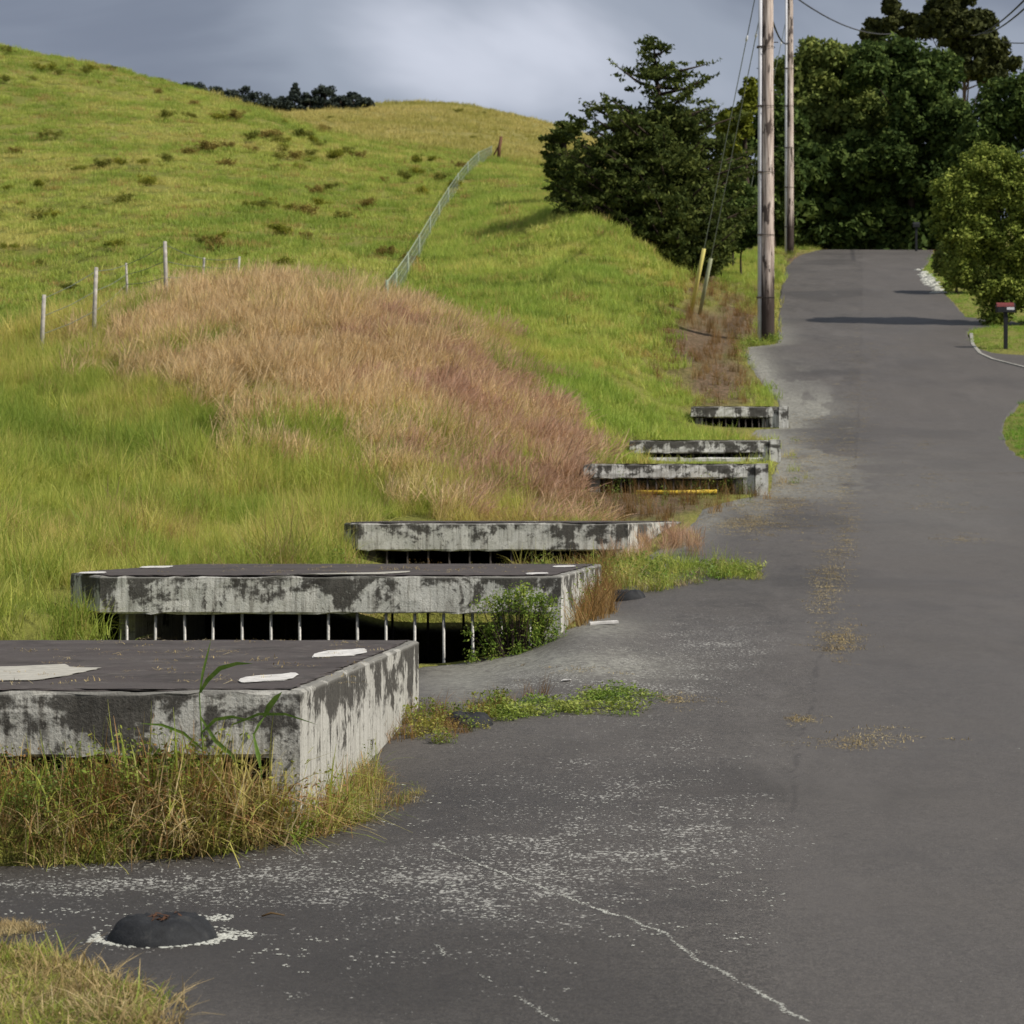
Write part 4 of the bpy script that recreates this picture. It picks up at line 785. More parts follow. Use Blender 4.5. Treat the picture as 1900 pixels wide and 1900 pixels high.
def tree(name, label, cat, px, base_py, d, blobs, mat, n, leaf, seed, group=None, bark='bark', trunk_r=.25, clump=.55, per=8, depth=1.0, shell=.3, elong=1.0, flat=.75, dshift=0, zbase=None):
    """blobs: (px, py, rx px, ry px[, depth offset m]) masses of the crown, filled with leafy clumps"""
    rr = np.random.default_rng(seed); bx = (px-950)/F*d; bz = Tz(bx, d) if zbase is None else zbase
    root = empty(name, (bx, d, bz)); tag(root, label, cat, group)
    cen = []; rad = []; ends = []; s = d/F
    for b in blobs:
        c = PX(b[0], b[1], d)-Vector((bx, d, bz)); rx = b[2]*s; rz_ = b[3]*s; ry = (rx+rz_)/2*depth; off = b[4] if len(b) > 4 else 0; ends.append((c.x, c.y+off, c.z))
        k = max(per, int(per*(rx*rz_)/(clump*clump)*.55))
        dr = rr.normal(size=(k, 3)); dr /= np.linalg.norm(dr, axis=1)[:, None]; q = rr.uniform(.35, 1, k)[:, None]**.5
        q[:, 0] = np.minimum(q[:, 0], 1)
        cc = np.array([c.x, c.y+off, c.z])+dr*q*np.array([max(rx-clump*.6, .1), max(ry-clump*.6, .1), max(rz_-clump*.6*flat, .1)])
        cen += list(cc); rad += list(clump*rr.uniform(.55, 1.25, k))
    # leave clumps above the soil
    cen = np.array(cen); rad = np.array(rad); cen[:, 2] = np.maximum(cen[:, 2], rad*.3)
    H = max(e[2] for e in ends)
    limbs(root, trunk_r, H*.92, ends, M[bark], seed)
    crown('crown', rr, cen, rad, int(n*1.25), leaf*1.25, M[mat], root, elong=elong, shell=shell, flat=flat)
    return root

# the big dark cypress left of the poles: tiers of flat sprays along drooping limbs
def cypress(name, label, px, d, base_py, sprays, n, mat, seed, leaf=.11, trunk_top=None, spray_r=.55, group=None, per=9, fl=.32):
    rr = np.random.default_rng(seed); bx = (px-950)/F*d; bz = Tz(bx, d); root = empty(name, (bx, d, bz)); tag(root, label, 'tree', group)
    s = d/F; parts = []; top = PX(trunk_top[0], trunk_top[1], d)-Vector((bx, d, bz))
    parts.append(tube_np([(0, 0, -.5), (0, 0, .5), (top.x*.4, 0, top.z*.4), (top.x*.8, 0, top.z*.75), tuple(top)], [.34, .28, .2, .1, .02], 8))
    cen, rad = [], []
    for (ax, ay, off) in sprays:       # tip of each limb
        tip = PX(ax, ay, d)-Vector((bx, d, bz)); tip.y += off; L = Vector((tip.x, tip.y, 0)).length; zt = max(.3, tip.z-L*rr.uniform(.15, .4)); t = min(1, zt/top.z); st = Vector((top.x*t, 0, zt))
        mid = st.lerp(tip, .5)+Vector((0, 0, -.06*L)); parts.append(tube_np([st, mid, tip], [.06+.012*L, .05, .015], 5))
        k = (per+int(L*2.4)) if ay > 235 else 7+int(L*2.0)
        for j in range(k):
            q = rr.uniform(.12, 1.0); p = st.lerp(mid, q*2) if q < .5 else mid.lerp(tip, q*2-1); w_ = spray_r*(1.15-.75*q)*(.7 if ay < 200 else 1)
            cen.append((p.x+rr.normal()*w_*.55, p.y+rr.normal()*w_*.7, p.z+rr.normal()*w_*.28)); r = w_*rr.uniform(.35, .8); rad.append((r*1.2, r*1.2, r*fl*rr.uniform(.8, 1.6)))
        for j in range(4): q = j/3; cen.append((tip.x+(tip.x-st.x)/(L+.1)*q*.3, tip.y, tip.z+q*.16)); rad.append((.2*(1-q*.6), .14, .09))
    link('trunk', fix(mesh_from(parts)), M['bark'], root, True)
    cen = np.array(cen); cen[:, 2] = np.maximum(cen[:, 2], T(cen[:, 0]+bx, cen[:, 1]+d)-bz+.15)
    crown('crown', rr, cen, np.array(rad), n, leaf, M[mat], root, elong=1.5, shell=.1, up=.1); return root
rc = np.random.default_rng(5)
main = [(1213, 78, 0), (1150, 250, 3), (1100, 262, 2.5), (1205, 72, .1), (1235, 95, -.2), (1190, 118, .3), (1140, 124, -.4), (1165, 128, .5), (1312, 122, -.3), (1285, 135, .6), (1300, 152, 1), (1240, 140, -.8), (1130, 190, .2), (1085, 197, -.3), (1105, 215, 1), (1150, 180, 1), (1310, 155, -1), (1270, 185, -1.2), (1200, 170, -1.2), (1225, 120, .8)]
for yb, xl, xr in ((205, 1110, 1330), (235, 1065, 1370), (262, 1050, 1400), (292, 1030, 1405), (322, 1030, 1410), (352, 1045, 1400), (380, 1075, 1390), (405, 1100, 1380), (430, 1150, 1370), (455, 1200, 1350)):
    for q in range(13): main.append((rc.uniform(xl, xr) if q > 1 else (xl if q else xr), yb+rc.normal()*12, rc.uniform(-3.2, 3.0)*(1 if q > 1 else .2)))
for q in range(34): main.append((rc.uniform(1025, 1130), rc.uniform(265, 400), rc.uniform(-2.5, 2)))
for q in range(16): main.append((rc.uniform(1200, 1350), rc.uniform(460, 520), rc.uniform(-2, 1.5)))
cypress('cypress_tree', 'large dark spreading cypress with layered branches left of the utility poles', 1262, 80, 520, main, 120000, 'cypress', 3, leaf=.075, trunk_top=(1212, 72), spray_r=.85)
cypress('cypress_tree', 'small dark cypress peeking out at the left foot of the large one', 1045, 92, 400, [(1022, 262, 0), (1035, 248, 0), (1050, 240, .3), (1070, 235, 0), (1015, 285, .4), (1040, 300, -.5), (1060, 290, .5), (1075, 320, 0), (1025, 320, 0), (1050, 345, .4), (1090, 300, -.3), (1035, 365, 0), (1060, 380, -.5), (1080, 360, -1), (1045, 350, .5), (1095, 395, -.8), (1110, 350, -1)], 16000, 'cypress', 8, leaf=.075, trunk_top=(1048, 238), spray_r=.6)
G = 'trees closing the end of the road'
tree('broadleaf_tree', 'olive broadleaf tree with rounded top behind the far utility pole', 'tree', 1530, 465, 113, [(1520, 105, 55, 45), (1490, 150, 60, 60), (1560, 150, 70, 60), (1500, 240, 75, 75), (1590, 220, 70, 70), (1530, 330, 80, 60), (1490, 300, 60, 60), (1560, 290, 70, 60)], 'olive', 34000, .13, 21, G, clump=.75, per=12)
tree('broadleaf_tree', 'wide dark green tree over the middle of the road end', 'tree', 1640, 465, 117, [(1640, 120, 80, 55), (1720, 150, 70, 60), (1620, 210, 90, 80), (1720, 240, 80, 80), (1660, 320, 100, 70), (1600, 360, 80, 60)], 'dense', 34000, .13, 22, G, clump=.75, per=12)
tree('broadleaf_tree', 'mid green bushy tree between the olive tree and the wide dark tree', 'tree', 1690, 465, 110, [(1610, 130, 45, 45), (1700, 200, 60, 70), (1755, 250, 60, 80), (1720, 330, 60, 60), (1660, 280, 60, 60)], 'dense', 22000, .12, 23, G, clump=.65, per=12)
tree('broadleaf_tree', 'dark tree at the right edge behind the rounded shrub', 'tree', 1850, 440, 104, [(1870, 190, 60, 70), (1930, 200, 70, 90), (1830, 250, 60, 70), (1900, 320, 90, 80), (1800, 330, 60, 70), (1980, 280, 80, 120)], 'dense', 26000, .12, 24, G, clump=.7, per=12)
tree('understory_tree', 'very dark low understory filling the shaded road end', 'tree', 1560, 465, 111, [(1480, 410, 75, 65), (1560, 420, 80, 60), (1640, 420, 80, 60), (1720, 420, 70, 60), (1520, 455, 80, 35), (1620, 455, 90, 35), (1710, 455, 80, 35), (1440, 440, 60, 45), (1500, 320, 80, 60), (1600, 320, 90, 70), (1700, 330, 80, 60), (1790, 380, 70, 80)], 'dense', 52000, .17, 25, G, clump=.7, per=14, trunk_r=.12)
tree('broadleaf_tree', 'olive tree behind the nearer pole joining the cypress', 'tree', 1430, 470, 106, [(1425, 220, 45, 55), (1400, 290, 55, 60), (1450, 320, 60, 60), (1410, 380, 55, 50), (1460, 240, 40, 50)], 'dense', 16000, .12, 26, G, clump=.6, per=12)
tree('lime_tree', 'bright yellow green treetop just left of the nearer pole', 'tree', 1385, 480, 100, [(1375, 215, 30, 45), (1352, 235, 28, 32), (1392, 180, 18, 35), (1350, 290, 30, 50)], 'lime', 6000, .10, 27, G, clump=.45, per=8)
tree('bare_topped_tree', 'tall open rusty crowned tree with pale trunk above the wood, left of two', 'tree', 1650, 465, 140, [(1640, 50, 38, 20), (1615, 70, 26, 16), (1680, 35, 26, 16), (1655, 12, 20, 14), (1690, 65, 24, 18), (1640, 95, 40, 20), (1660, -12, 30, 12)], 'rusty', 9000, .16, 28, G, bark='barkpale', clump=.42, per=9)
tree('tall_tree', 'tall dark open crowned tree above the wood at upper right', 'tree', 1790, 465, 135, [(1750, 30, 45, 40), (1790, 60, 60, 45), (1840, 90, 40, 30), (1720, 50, 24, 26), (1770, 0, 45, 25), (1820, 40, 30, 25), (1870, 120, 25, 14), (1800, 120, 60, 30), (1840, 140, 35, 18)], 'rusty', 20000, .15, 29, G, bark='barkpale', clump=.45, per=10)
tree('rounded_tree', 'dense sunlit rounded tree at the right edge behind the mailbox', 'tree', 1862, 630, 68, [(1830, 312, 74, 46), (1785, 365, 66, 56), (1765, 420, 45, 45), (1870, 360, 75, 60), (1920, 340, 70, 60), (1800, 440, 62, 52), (1780, 500, 40, 40), (1870, 450, 70, 60), (1930, 440, 60, 70), (1840, 530, 50, 40), (1890, 530, 50, 45), (1940, 560, 50, 60), (1850, 585, 34, 28)], 'sunny', 60000, .05, 30, clump=.30, per=14, trunk_r=.12, shell=.3)
tree('low_shrub', 'low green shrub left of the sunlit rounded tree', 'shrub', 1775, 520, 79, [(1770, 470, 36, 38), (1750, 490, 22, 26), (1800, 500, 32, 36), (1790, 440, 22, 24)], 'olive', 9000, .06, 31, clump=.3, per=12, trunk_r=.05)
tree('low_shrub', 'dark bushy shrub closing the gap between cypress and nearer pole', 'shrub', 1360, 470, 90, [(1325, 365, 34, 34), (1340, 400, 40, 36), (1370, 370, 40, 40), (1350, 330, 40, 40), (1390, 400, 30, 30)], 'dense', 9000, .07, 33, clump=.35, per=10, trunk_r=.05)
tree('low_shrub', 'dark shrub in the shade at the foot of the cypress beside the verge', 'shrub', 1375, 470, 84, [(1360, 440, 40, 36), (1400, 425, 36, 34), (1385, 395, 34, 26)], 'dense', 7000, .07, 32, clump=.35, per=10, trunk_r=.05)

# ridge trees beyond the saddle
def ridge():
    rr = np.random.default_rng(9); d = 245; s = d/F; spec = [(335, 158, 14, 6), (362, 168, 18, 10), (392, 178, 18, 14), (420, 190, 20, 18), (450, 184, 18, 18), (478, 196, 18, 18), (505, 200, 18, 16), (528, 200, 14, 16), (547, 180, 11, 20), (575, 196, 16, 16), (603, 184, 17, 18), (632, 196, 15, 12), (655, 188, 11, 12), (676, 194, 12, 8)]
    ordn = ['first from the left', 'second from the left', 'third from the left', 'fourth from the left', 'fifth from the left', 'sixth from the left', 'seventh from the left', 'eighth from the left, low in the saddle', 'narrow and pointed, standing out near the middle', 'right beside the pointed one', 'tall bushy one right of the pointed tree', 'fourth from the right end is left of it', 'second from the right end', 'last at the right end']
    ordn[11] = 'third from the right end'
    for i, (px, py, rx, ry) in enumerate(spec):
        x = (px-950)/F*d; tz = ZC+(950-py)*s+ry*s*1.15; bz = Tz(x, d)-.3; root = empty('distant_tree', (x, d, bz)); tag(root, 'small dark distant tree on the ridge saddle, '+ordn[i], 'tree', 'distant trees on the ridge saddle')
        H = tz-bz; k = 9; cone = i == 8
        cen = []; rad = []
        for j in range(34):
            q = rr.uniform(); zz = H*(.15+.85*q); wr = 1.35*rx*s*((1-q)*.9+.15 if cone else math.sqrt(max(.05, 1-(2*q-1)**2))*.8+.2); a = rr.uniform(0, 6.28)
            cen.append((math.cos(a)*wr*.9, math.sin(a)*wr*.9, zz)); rad.append(rx*s*rr.uniform(.3, .6))
        link('trunk', fix(mesh_from([tube_np([(0, 0, -.5), (0, 0, H*.8)], [.2, .06], 6)])), M['bark'], root, True)
        crown('crown', rr, cen, rad, 3000, .16, M['ridge'], root, shell=.2, flat=.8)
ridge()

# ------------------------------------------------------------------ shrubs on the hill
def shrub_mesh(seed, m):
    rr = np.random.default_rng(seed); k = 12; cen = np.stack([rr.normal(0, .28, k), rr.normal(0, .22, k), rr.uniform(.12, .5, k)], 1); rad = rr.uniform(.16, .32, k)
    V, Fc, vv = leaves(rr, cen, rad, 1500, .035, shell=.15, flat=.8); me = np_mesh('shrub', V, Fc, {'v': vv}); me.materials.append(m); return me
SM = {k: [shrub_mesh(s+ord(k), M[{'g': 'shrub_g', 'd': 'shrub_d', 'b': 'shrub_b'}[k]]) for s in range(3)] for k in 'gdb'}
SHR = [(12, 103, 28, 'd', 'on the skyline at the far left'), (8, 158, 24, 'd', 'under the skyline at the left edge of the photo'), (95, 262, 34, 'd', 'alone high on the left hill'),
 (312, 226, 36, 'd', 'left one of the dark pair high on the hill'), (352, 226, 26, 'd', 'right one of the dark pair high on the hill'), (405, 227, 44, 'g', 'wide flat one right of the dark pair near the crest'), (438, 226, 36, 'b', 'second flat one right of the dark pair near the crest'),
 (70, 356, 34, 'g', 'leftmost in the diagonal row on the left hill'), (140, 326, 34, 'g', 'second from the left in the diagonal row'), (190, 316, 44, 'd', 'third from the left in the diagonal row, dark and wide'), (222, 316, 34, 'g', 'fourth from the left in the diagonal row'), (262, 314, 28, 'g', 'fifth from the left in the diagonal row'), (305, 306, 34, 'd', 'sixth from the left in the diagonal row'), (352, 292, 30, 'b', 'left end of the brown cluster in the diagonal row'), (393, 288, 60, 'b', 'largest of the brown cluster in the diagonal row'), (426, 280, 26, 'b', 'right end of the brown cluster in the diagonal row'),
 (465, 266, 34, 'd', 'first right of the brown cluster, dark'), (508, 264, 50, 'b', 'second right of the brown cluster'), (562, 262, 48, 'd', 'third right of the brown cluster, dark'), (602, 248, 30, 'b', 'right end of the diagonal row near the crest'),
 (548, 300, 34, 'b', 'brown one left of the large rounded one in mid hill'), (580, 296, 30, 'd', 'dark one just left of the large rounded one'), (620, 302, 54, 'g', 'large rounded one in mid hill'), (645, 292, 24, 'd', 'dark one just right of the large rounded one'),
 (462, 390, 28, 'g', 'paler left one of two in the middle of the left hill'), (490, 396, 36, 'd', 'darker right one of two in the middle of the left hill'), (383, 460, 36, 'd', 'dark one above the pasture fence'), (412, 450, 28, 'g', 'small green one above the pasture fence'), (512, 440, 44, 'g', 'rounded green one left of the brown mound top'), (528, 506, 50, 'g', 'wide low one just above the brown mound'),
 (585, 366, 38, 'b', 'upper one of three stacked in the middle of the hill'), (612, 360, 30, 'd', 'upper right one of three stacked in mid hill'), (600, 390, 36, 'g', 'lowest of three stacked in mid hill'), (680, 390, 34, 'b', 'small reddish one halfway to the green fence'),
 (748, 340, 34, 'd', 'leftmost dark one beside the upper green fence'), (780, 330, 36, 'g', 'green one beside the upper green fence'), (822, 342, 36, 'd', 'dark one nearest to the upper green fence'), (800, 306, 26, 'g', 'small one above the group by the upper green fence'),
 (95, 412, 46, 'g', 'wide green one at mid height of the left hill'), (15, 470, 30, 'g', 'green one at the left edge above the fence'), (130, 552, 44, 'd', 'dark one behind the pasture fence'), (200, 470, 50, 'g', 'pale green one above the tallest fence post, left side'), (10, 360, 26, 'g', 'green one at the left edge at mid height'),
 (878, 262, 13, 'd', 'tiny dark one left of the rusty post on the far hill'), (850, 212, 18, 'd', 'tiny dark one on the far hilltop skyline'), (897, 214, 10, 'd', 'tiniest one on the far skyline right of the summit'), (612, 224, 12, 'd', 'tiny dark one at the left end of the dry hilltop'), (175, 136, 26, 'g', 'flat one just below the left skyline'), (88, 136, 40, 'g', 'pale flat one below the skyline at upper left'), (158, 142, 28, 'd', 'dark flat one below the skyline at upper left')]
ADJ = {'g': 'green', 'd': 'dark', 'b': 'brown'}
for i, (px, py, wpx, kd, lab) in enumerate(SHR):
    dm = 56 if px < 700 else 60; x, y, z = hit(px, py, dm); me = SM[kd][i % 3]; s = wpx*y/F*.95
    o = bpy.data.objects.new('hill_shrub', me); C.objects.link(o); o.location = (x, y, z+.18); o.scale = (s, s*.9, s*(.62 if wpx > 40 else .8)); o.rotation_euler = (0, 0, i*1.7)
    tag(o, ADJ[kd]+' hill shrub, '+lab, 'shrub', 'shrubs dotted over the pasture hill')
rr = np.random.default_rng(66); rp_ = []
def lumps(px, py, d, x, rr): return (fbm(x/14, d/7, 71) > .12) & (px < 900) & ~brownness(px, py, x, d)
LP_ = field(-250, 860, 60, 160, .07, lumps, 41)
tagc = bpy.data.collections.new('lumps')
for k in range(3):
    for q in 'gdb': tagc.objects.link(bpy.data.objects.new('lump', SM[q][k]))
scatter('pasture_undergrowth', 'small uncounted weed clumps sprinkled over the big left hill', 'weeds', tagc, LP_, seed=41, smin=.35, smax=1.0)

# ------------------------------------------------------------------ bush in the second inlet and tall reed
def bush():
    rr = np.random.default_rng(4); x, y = (965-950)/F*20.25, 20.2; z = .32; root = empty('leafy_bush', (x, y, z)); tag(root, 'leafy green bush growing in the right side of the second inlet', 'bush')
    cen = []; rad = []; parts = []
    for k in range(80):
        a = rr.uniform(0, 6.28); h = rr.uniform(.06, .72); w_ = rr.uniform(.75, 1.25)*.60*(1-.55*h)*math.sqrt(rr.uniform()); c = (math.cos(a)*w_, math.sin(a)*w_*.30, h*(1-.25*abs(math.cos(a)*w_)/.5)); cen.append(c); rad.append(rr.uniform(.05, .13)); parts.append(tube_np([(c[0]*.2, c[1]*.2, -.25), (c[0]*.7, c[1]*.7, c[2]*.5), c], [.008, .006, .003], 4))
    link('stem', fix(mesh_from(parts)), M['bark'], root); crown('crown', rr, cen, rad, 6500, .012, M['bush'], root, shell=.1, elong=1.4)
bush()
def blade_leaf(pts, w_, fold=.25):
    V = []; Fc = []; n = len(pts); pts = [Vector(p) for p in pts]
    for i, p in enumerate(pts):
        t = (pts[min(i+1, n-1)]-pts[max(i-1, 0)]).normalized(); s = t.cross(Vector((0, 1, .2))).normalized(); q = i/(n-1); ww = w_*math.sin(math.pi*min(1, .12+q*.88))**.8*(1 if i < n-1 else .1)
        V += [tuple(p-s*ww), tuple(p+Vector((0, fold*ww, -fold*ww))), tuple(p+s*ww)]
    for i in range(n-1): a = i*3; Fc += [(a, a+1, a+4, a+3), (a+1, a+2, a+5, a+4)]
    return V, Fc
def reed():
    t = NT('reed leaf'); c = t.ramp(t.noise(30, 4), (.3, (.10, .20, .03)), (.7, (.22, .32, .06))); t.leafy(c, .3); t.rough(.45); rm = t.m
    d = 11.5; o0 = PX(372, 1420, d); o0.z = Tz(o0.x, d); root = empty('tall_reed', o0); tag(root, 'tall grass reed with arching leaves standing before the nearest inlet', 'plant')
    L = lambda *q: [PX(a, b, d+e)-o0 for a, b, e in q]
    link('stalk', fix(mesh_from([tube_np(L((378, 1440, 0), (376, 1380, 0), (372, 1330, 0), (370, 1285, 0)), [.006, .005, .004, .003], 6)])), rm, root, True)
    for q, w_ in ((L((370, 1290, 0), (376, 1250, -.02), (383, 1222, -.03), (392, 1185, -.05)), .007), (L((371, 1285, 0), (385, 1262, -.03), (408, 1240, -.06), (440, 1231, -.1), (470, 1231, -.12)), .013),
                  (L((372, 1330, 0), (400, 1375, -.05), (430, 1400, -.08), (440, 1420, -.1)), .012), (L((374, 1360, 0), (400, 1335, -.05), (430, 1330, -.1), (475, 1338, -.12)), .010), (L((375, 1390, 0), (340, 1360, -.04), (300, 1345, -.06), (258, 1342, -.1)), .009)):
        link('leaf', mesh_from([blade_leaf(q, w_)]), rm, root, True)
    d = 11.45; o1 = PX(480, 1450, d); o1.z = Tz(o1.x, d); root = empty('small_reed', o1); tag(root, 'shorter broad leaved reed right of the tall reed', 'plant')
    L = lambda *q: [PX(a, b, d+e)-o1 for a, b, e in q]
    link('stalk', fix(mesh_from([tube_np(L((486, 1460, 0), (482, 1400, 0), (470, 1360, 0)), [.005, .004, .003], 6)])), rm, root, True)
    for q, w_ in ((L((490, 1330, 0), (500, 1310, -.03), (512, 1295, -.04), (524, 1283, -.05)), .017), (L((470, 1365, 0), (480, 1345, -.02), (492, 1328, 0)), .008), (L((430, 1345, 0), (480, 1325, -.05), (530, 1325, -.08), (590, 1345, -.12)), .008), (L((470, 1360, 0), (478, 1400, -.08), (486, 1440, -.12)), .010)):
        link('leaf', mesh_from([blade_leaf(q, w_)]), rm, root, True)
reed()
def stalks():
    V = []; rr = random.Random(3)
    root = empty('dead_stalk', hit(205, 950)); tag(root, 'pale dead reed stalks in the left bank grass', 'plant'); o = Vector(root.location); dd = o.y-.3
    for a, b in (((195, 950), (200, 880)), ((208, 945), (222, 885)), ((215, 950), (190, 900)), ((222, 950), (232, 905))):
        p = PX(*a, dd)-o; q = PX(*b, dd)-o; link('stalk', fix(mesh_from([tube_np([p, (p+q)/2+Vector((.02, 0, .02)), q], [.008, .007, .003], 5)])), M['straw'], root)
stalks()

# ------------------------------------------------------------------ utility poles, guys, cables
def pole(px, d, H, r, label, conduit_dx):
    x = (px-950)/F*d; z = Tz(x, d)-.15; root = empty('utility_pole', (x, d, z)); tag(root, label, 'utility pole', 'wooden utility poles by the road')
    n = 28; pts = [(0.0, 0, H*k/n) for k in range(n+1)]; rr = random.Random(int(px))
    v, f = tube_np(pts, [r*(1-.22*k/n)*(1+rr.uniform(-.015, .015)) for k in range(n+1)], 14); me = fix(mesh_from([(v, f)])); a = me.attributes.new('h', 'FLOAT', 'POINT'); a.data.foreach_set('value', [q.co.z/2.6 for q in me.vertices])
    link('shaft', me, M['pole'], root, True)
    link('conduit', fix(mesh_from([tube_np([(conduit_dx, -.07, -.1), (conduit_dx*.96, -.07, H*.5), (conduit_dx*.86, -.07, H*.93)], .058, 8)])), M['pipe'], root, True)
    for k, hz in enumerate((1.4, 3.2, 5.0, 6.9, 8.6)):
        c = Vector((0, 0, hz)); pts = [(math.cos(t)*r*1.03+0, math.sin(t)*r*1.03, hz) for t in [2*math.pi*q/20 for q in range(21)]]
        link('strap', fix(mesh_from([tube_np(pts, .008, 4, False)])), M['steeldark'], root)
        link('strap', fix(mesh_from([box_np((conduit_dx, -.07, hz), (.15, .15, .05))])), M['steeldark'], root)
    for k in range(6):
        link('step_bolt', fix(mesh_from([tube_np([(r*.8*(1 if k % 2 else -1), 0, 5+k*.75), (r*1.5*(1 if k % 2 else -1), 0, 5+k*.75)], .014, 5)])), M['steeldark'], root)
    arm = boxo('crossarm', (0, -r*.9, H-1.0), (2.4, .1, .12), M['fencewood'], root)
    for dx in (-1.1, -.5, .5, 1.1): link('insulator', fix(mesh_from([tube_np([(dx, -r*.9, H-.935), (dx, -r*.9, H-.88), (dx, -r*.9, H-.8)], [.03, .06, .035], 8)])), M['white'], root, True)
    return root, Vector((x, d, z))
p1, b1 = pole(1424, 62, 12.0, .205, 'nearer and larger weathered utility pole with grey conduit and dark base', -.235)
p2, b2 = pole(1465.5, 98, 13.6, .185, 'farther slimmer utility pole where the road bends into the trees', -.19)
def sagline(name, a, b, sag, r, label, m='wire', n=14, cat='cable', group='overhead cables'):
    a = Vector(a); b = Vector(b); pts = [a.lerp(b, t/n)-Vector((0, 0, sag*4*(t/n)*(1-t/n))) for t in range(n+1)]
    return tag(tube(name, pts, r, M[m], n=5), label, cat, group)
top1 = b1+Vector((0, 0, 11)); top2 = b2+Vector((0, 0, 12.6))
sagline('overhead_cable', PX(1472, -8, 98), PX(1662, 62, 138), .6, .035, 'black cable from the far pole sagging right into the treetops')
sagline('overhead_cable', PX(1430, 28, 62), PX(1463, 78, 98), .35, .03, 'short black cable between the two utility poles')
sagline('overhead_cable', PX(1905, -4, 60), PX(1800, 66, 134), .3, .03, 'upper of two black cables crossing the top right corner')
sagline('overhead_cable', PX(1915, 3, 60), PX(1815, 62, 134), .3, .03, 'lower of two black cables crossing the top right corner')
sagline('overhead_cable', PX(1860, 78, 130), PX(1960, 74, 90), .1, .03, 'thin cable leaving the tall dark tree at the right edge')
def guy(pxa, pya, pxt, pyt, d, topp, label, gl, gm):
    a = PX(pxa, pya, d); a.z = Tz(a.x, d)-.05; g = empty('guy_wire', a); tag(g, label, 'guy wire', 'guy wires of the utility poles'); t = Vector(topp)-a; u_ = t.normalized()
    link('strand', fix(mesh_from([tube_np([(0, 0, 0), tuple(t)], .014, 5)])), M['guywire'], g)
    if gl: link('guard', fix(mesh_from([tube_np([tuple(u_*.05), tuple(u_*(gl+.05))], .062, 8)])), M[gm], g, True)
    s = u_*(t.length*.86); link('insulator', fix(mesh_from([tube_np([tuple(s), tuple(s+u_*.08), tuple(s+u_*.2)], [.015, .04, .015], 8)])), M['white'], g, True)
guy(1281, 580, 0, 0, 66, PX(1402, -10, 62.2), 'guy wire with thick yellow guard at its foot', 2.1, 'yellow')
guy(1297, 570, 0, 0, 67, PX(1420, -20, 62.2), 'guy wire with thin grey green guard right of the yellow one', 1.9, 'guygrey')
guy(1366, 425, 0, 0, 97, PX(1462, 20, 98), 'distant guy wire with a short yellow guard before the cypress', 1.6, 'yellow')

# ------------------------------------------------------------------ fences
def pasture_fence():
    posts = [(76, 642, 95), (173, 580, 84), (237, 534, 46), (309, 530, 82), (375, 530, 52), (441, 542, 66)]
    root = empty('pasture_fence', hit(173, 580, 44)); tag(root, 'wire pasture fence of grey leaning posts along the left bank crest', 'fence'); inv = Matrix.Translation(-Vector(root.location)); tops = []; made = []
    rr = random.Random(2)
    for i, (px, py, hp) in enumerate(posts):
        d = [50, 51, 56, 53, 57, 56][i]; x = (px-950)/F*d; z = Tz(x, d); top = ZC+(950-(py-hp))*d/F; hgt = max(.7, top-z); r = .055 if i in (0, 1, 3) else .035; lx = rr.uniform(-.05, .08)
        v, f = tube_np([(x, d, z-.3), (x+lx*.5, d, z+hgt*.5), (x+lx, d, z+hgt)], [r, r*.95, r*.85], 7); made.append(link('post', fix(mesh_from([(v, f)])), M['fencewood'], None, True)); tops.append((x+lx, d, z+hgt, hgt))
    tops = [(-26, 46, Tz(-26, 46)+1.2, 1.2)]+tops if False else tops
    for fr in (.95, .7, .45):
        for a, b in zip(tops[:-1], tops[1:]): made.append(link('fence_wire', fix(mesh_from([tube_np([(a[0], a[1], a[2]-a[3]*(1-fr)), ((a[0]+b[0])/2, (a[1]+b[1])/2, (a[2]+b[2]-(a[3]+b[3])*(1-fr))/2-.04), (b[0], b[1], b[2]-b[3]*(1-fr))], .008, 4)])), M['guywire']))
    for o in made: o.parent = root; o.matrix_parent_inverse = inv
pasture_fence()
def green_fence():
    line = [(718, 588), (735, 556), (757, 518), (778, 480), (798, 442), (815, 410), (832, 380), (850, 352), (868, 328), (888, 306), (912, 292)]
    H = [hit(a, b, 50) for a, b in line]; root = empty('green_fence', H[0]); tag(root, 'green wire mesh fence running straight up the hillside', 'fence'); inv = Matrix.Translation(-Vector(root.location)); made = []
    ht = .85
    for h in H: made.append(link('post', fix(mesh_from([tube_np([(h[0], h[1], h[2]-.3), (h[0], h[1], h[2]+ht)], .04, 6)])), M['greenfence'], None, True))
    for a, b in zip(H[:-1], H[1:]):
        A = Vector(a); B = Vector(b); parts = []; U = Vector((0, 0, ht-.05)); L = (B-A).length; n = int(L/.3)
        for fr in (.1, .4, .7, 1): parts.append(tube_np([A+U*fr, B+U*fr], (.006 if fr < 1 else .016), 3, False))
        for k in range(n): p = A.lerp(B, k/n); parts.append(tube_np([p, p+U], .004, 3, False))
        made.append(link('mesh_panel', mesh_from(parts), M['greenfence']))
    for o in made: o.parent = root; o.matrix_parent_inverse = inv
green_fence()
h = hit(925, 296, 60); root = empty('rusty_post', h); tag(root, 'rusty brown gate post at the top end of the green fence', 'post')
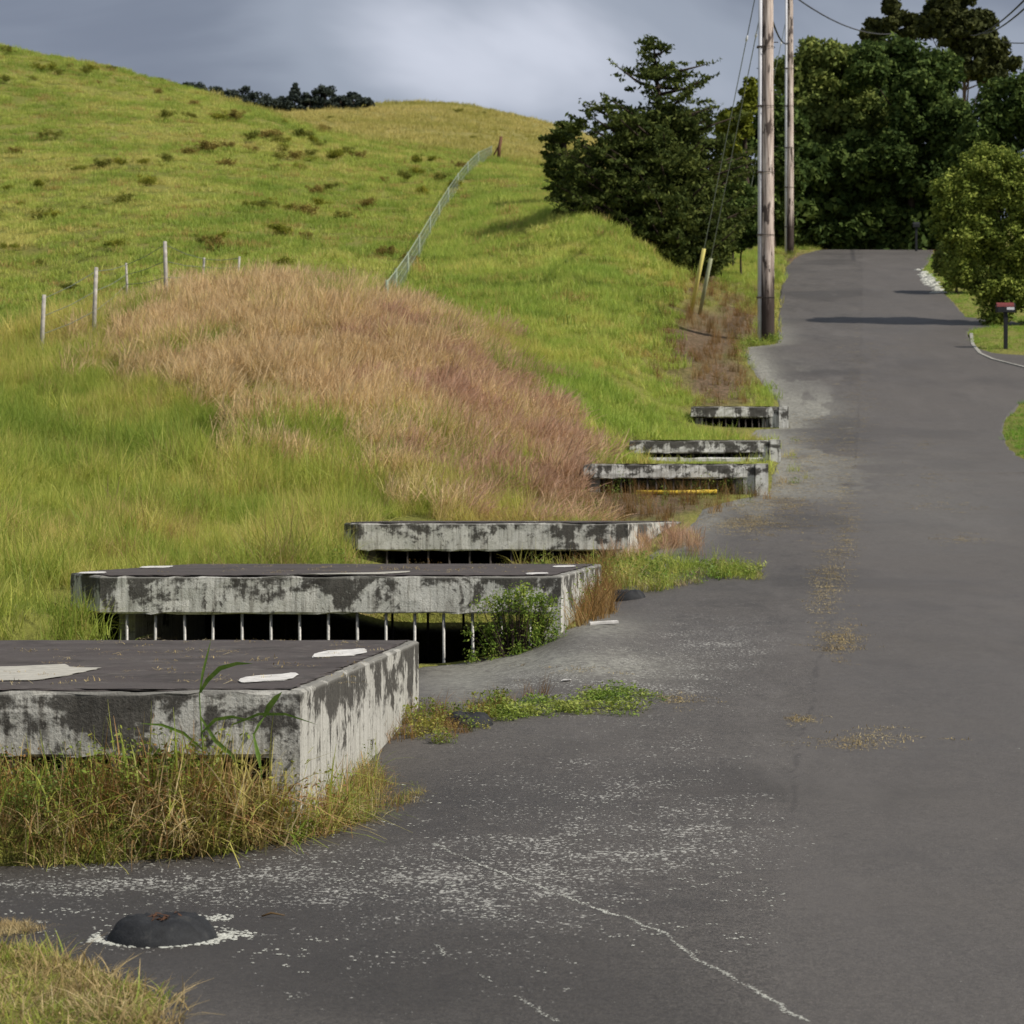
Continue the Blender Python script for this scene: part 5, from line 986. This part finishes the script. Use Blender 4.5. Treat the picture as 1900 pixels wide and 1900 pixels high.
s_ = h[1]/F; tube('shaft', [(0, 0, -.2), (.05, 0, 20*s_), (.2, 0, 42*s_)], [.14, .13, .11], M['rustpost'], root); tube('brace', [(-.5, 0, 0), (.12, 0, 30*s_)], [.06, .05], M['rustpost'], root)

# ------------------------------------------------------------------ mailboxes
def mailbox(px, py, d, hp, wbox, hbox, label, lid, seed=0):
    x = (px-950)/F*d; z = Tz(x, d); top = ZC+(950-hp)*d/F; H = top-z; root = empty('mailbox', (x, d, z)); tag(root, label, 'mailbox', 'roadside mailboxes')
    boxo('post', (0, 0, (H-hbox)/2-.1), (.1, .1, H-hbox+.2), M['black'], root)
    # arched body lying along x
    pts = [(-.5, 0), (.5, 0), (.5, .55), (.42, .78), (.25, .93), (0, 1), (-.25, .93), (-.42, .78), (-.5, .55)]; V = []; Fc = []; dp = .2
    for sx in (-wbox/2, wbox/2):
        for a, b in pts: V.append((sx, a*dp*1.1, H-hbox+b*hbox))
    n = len(pts)
    for i in range(n): Fc.append((i, (i+1) % n, n+(i+1) % n, n+i))
    Fc += [tuple(range(n)), tuple(range(n, 2*n))]
    me = mesh_from([(V, Fc)]); link('box', fix(me), M[lid and 'black'], root)
    boxo('door', (-wbox/2-.008, 0, H-hbox*.55), (.014, dp, hbox*.75), M['black'], root); boxo('handle', (-wbox/2-.025, 0, H-hbox*.3), (.02, .05, .02), M['steel'], root)
    if lid == 'red':
        V2 = [(a[0]*.97+(-.06*wbox), a[1]*1.03, H-hbox+(a[2]-(H-hbox))*1.03) for a in V if a[2] > H-hbox*.5]; m_ = len(V2)//2
        link('lid', fix(mesh_from([(V2, [(i, i+1, m_+i+1, m_+i) for i in range(m_-1)])])), M['red'], root)
        boxo('number_plate', (wbox*.22, -dp*.56, H-hbox*.62), (wbox*.42, .01, hbox*.28), M['pipe'], root, bev=.002)
        boxo('flag', (wbox*.3, dp*.6, H-hbox*.1), (.02, .02, .15), M['red'], root)
    return root
mailbox(1866, 652, 60.3, 562, .50, .27, 'black mailbox with red lid on a post on the right verge', 'red')
mailbox(1700, 466, 100.5, 412, .30, .24, 'small grey black mailbox on a thin post at the shaded road end', 'plain')
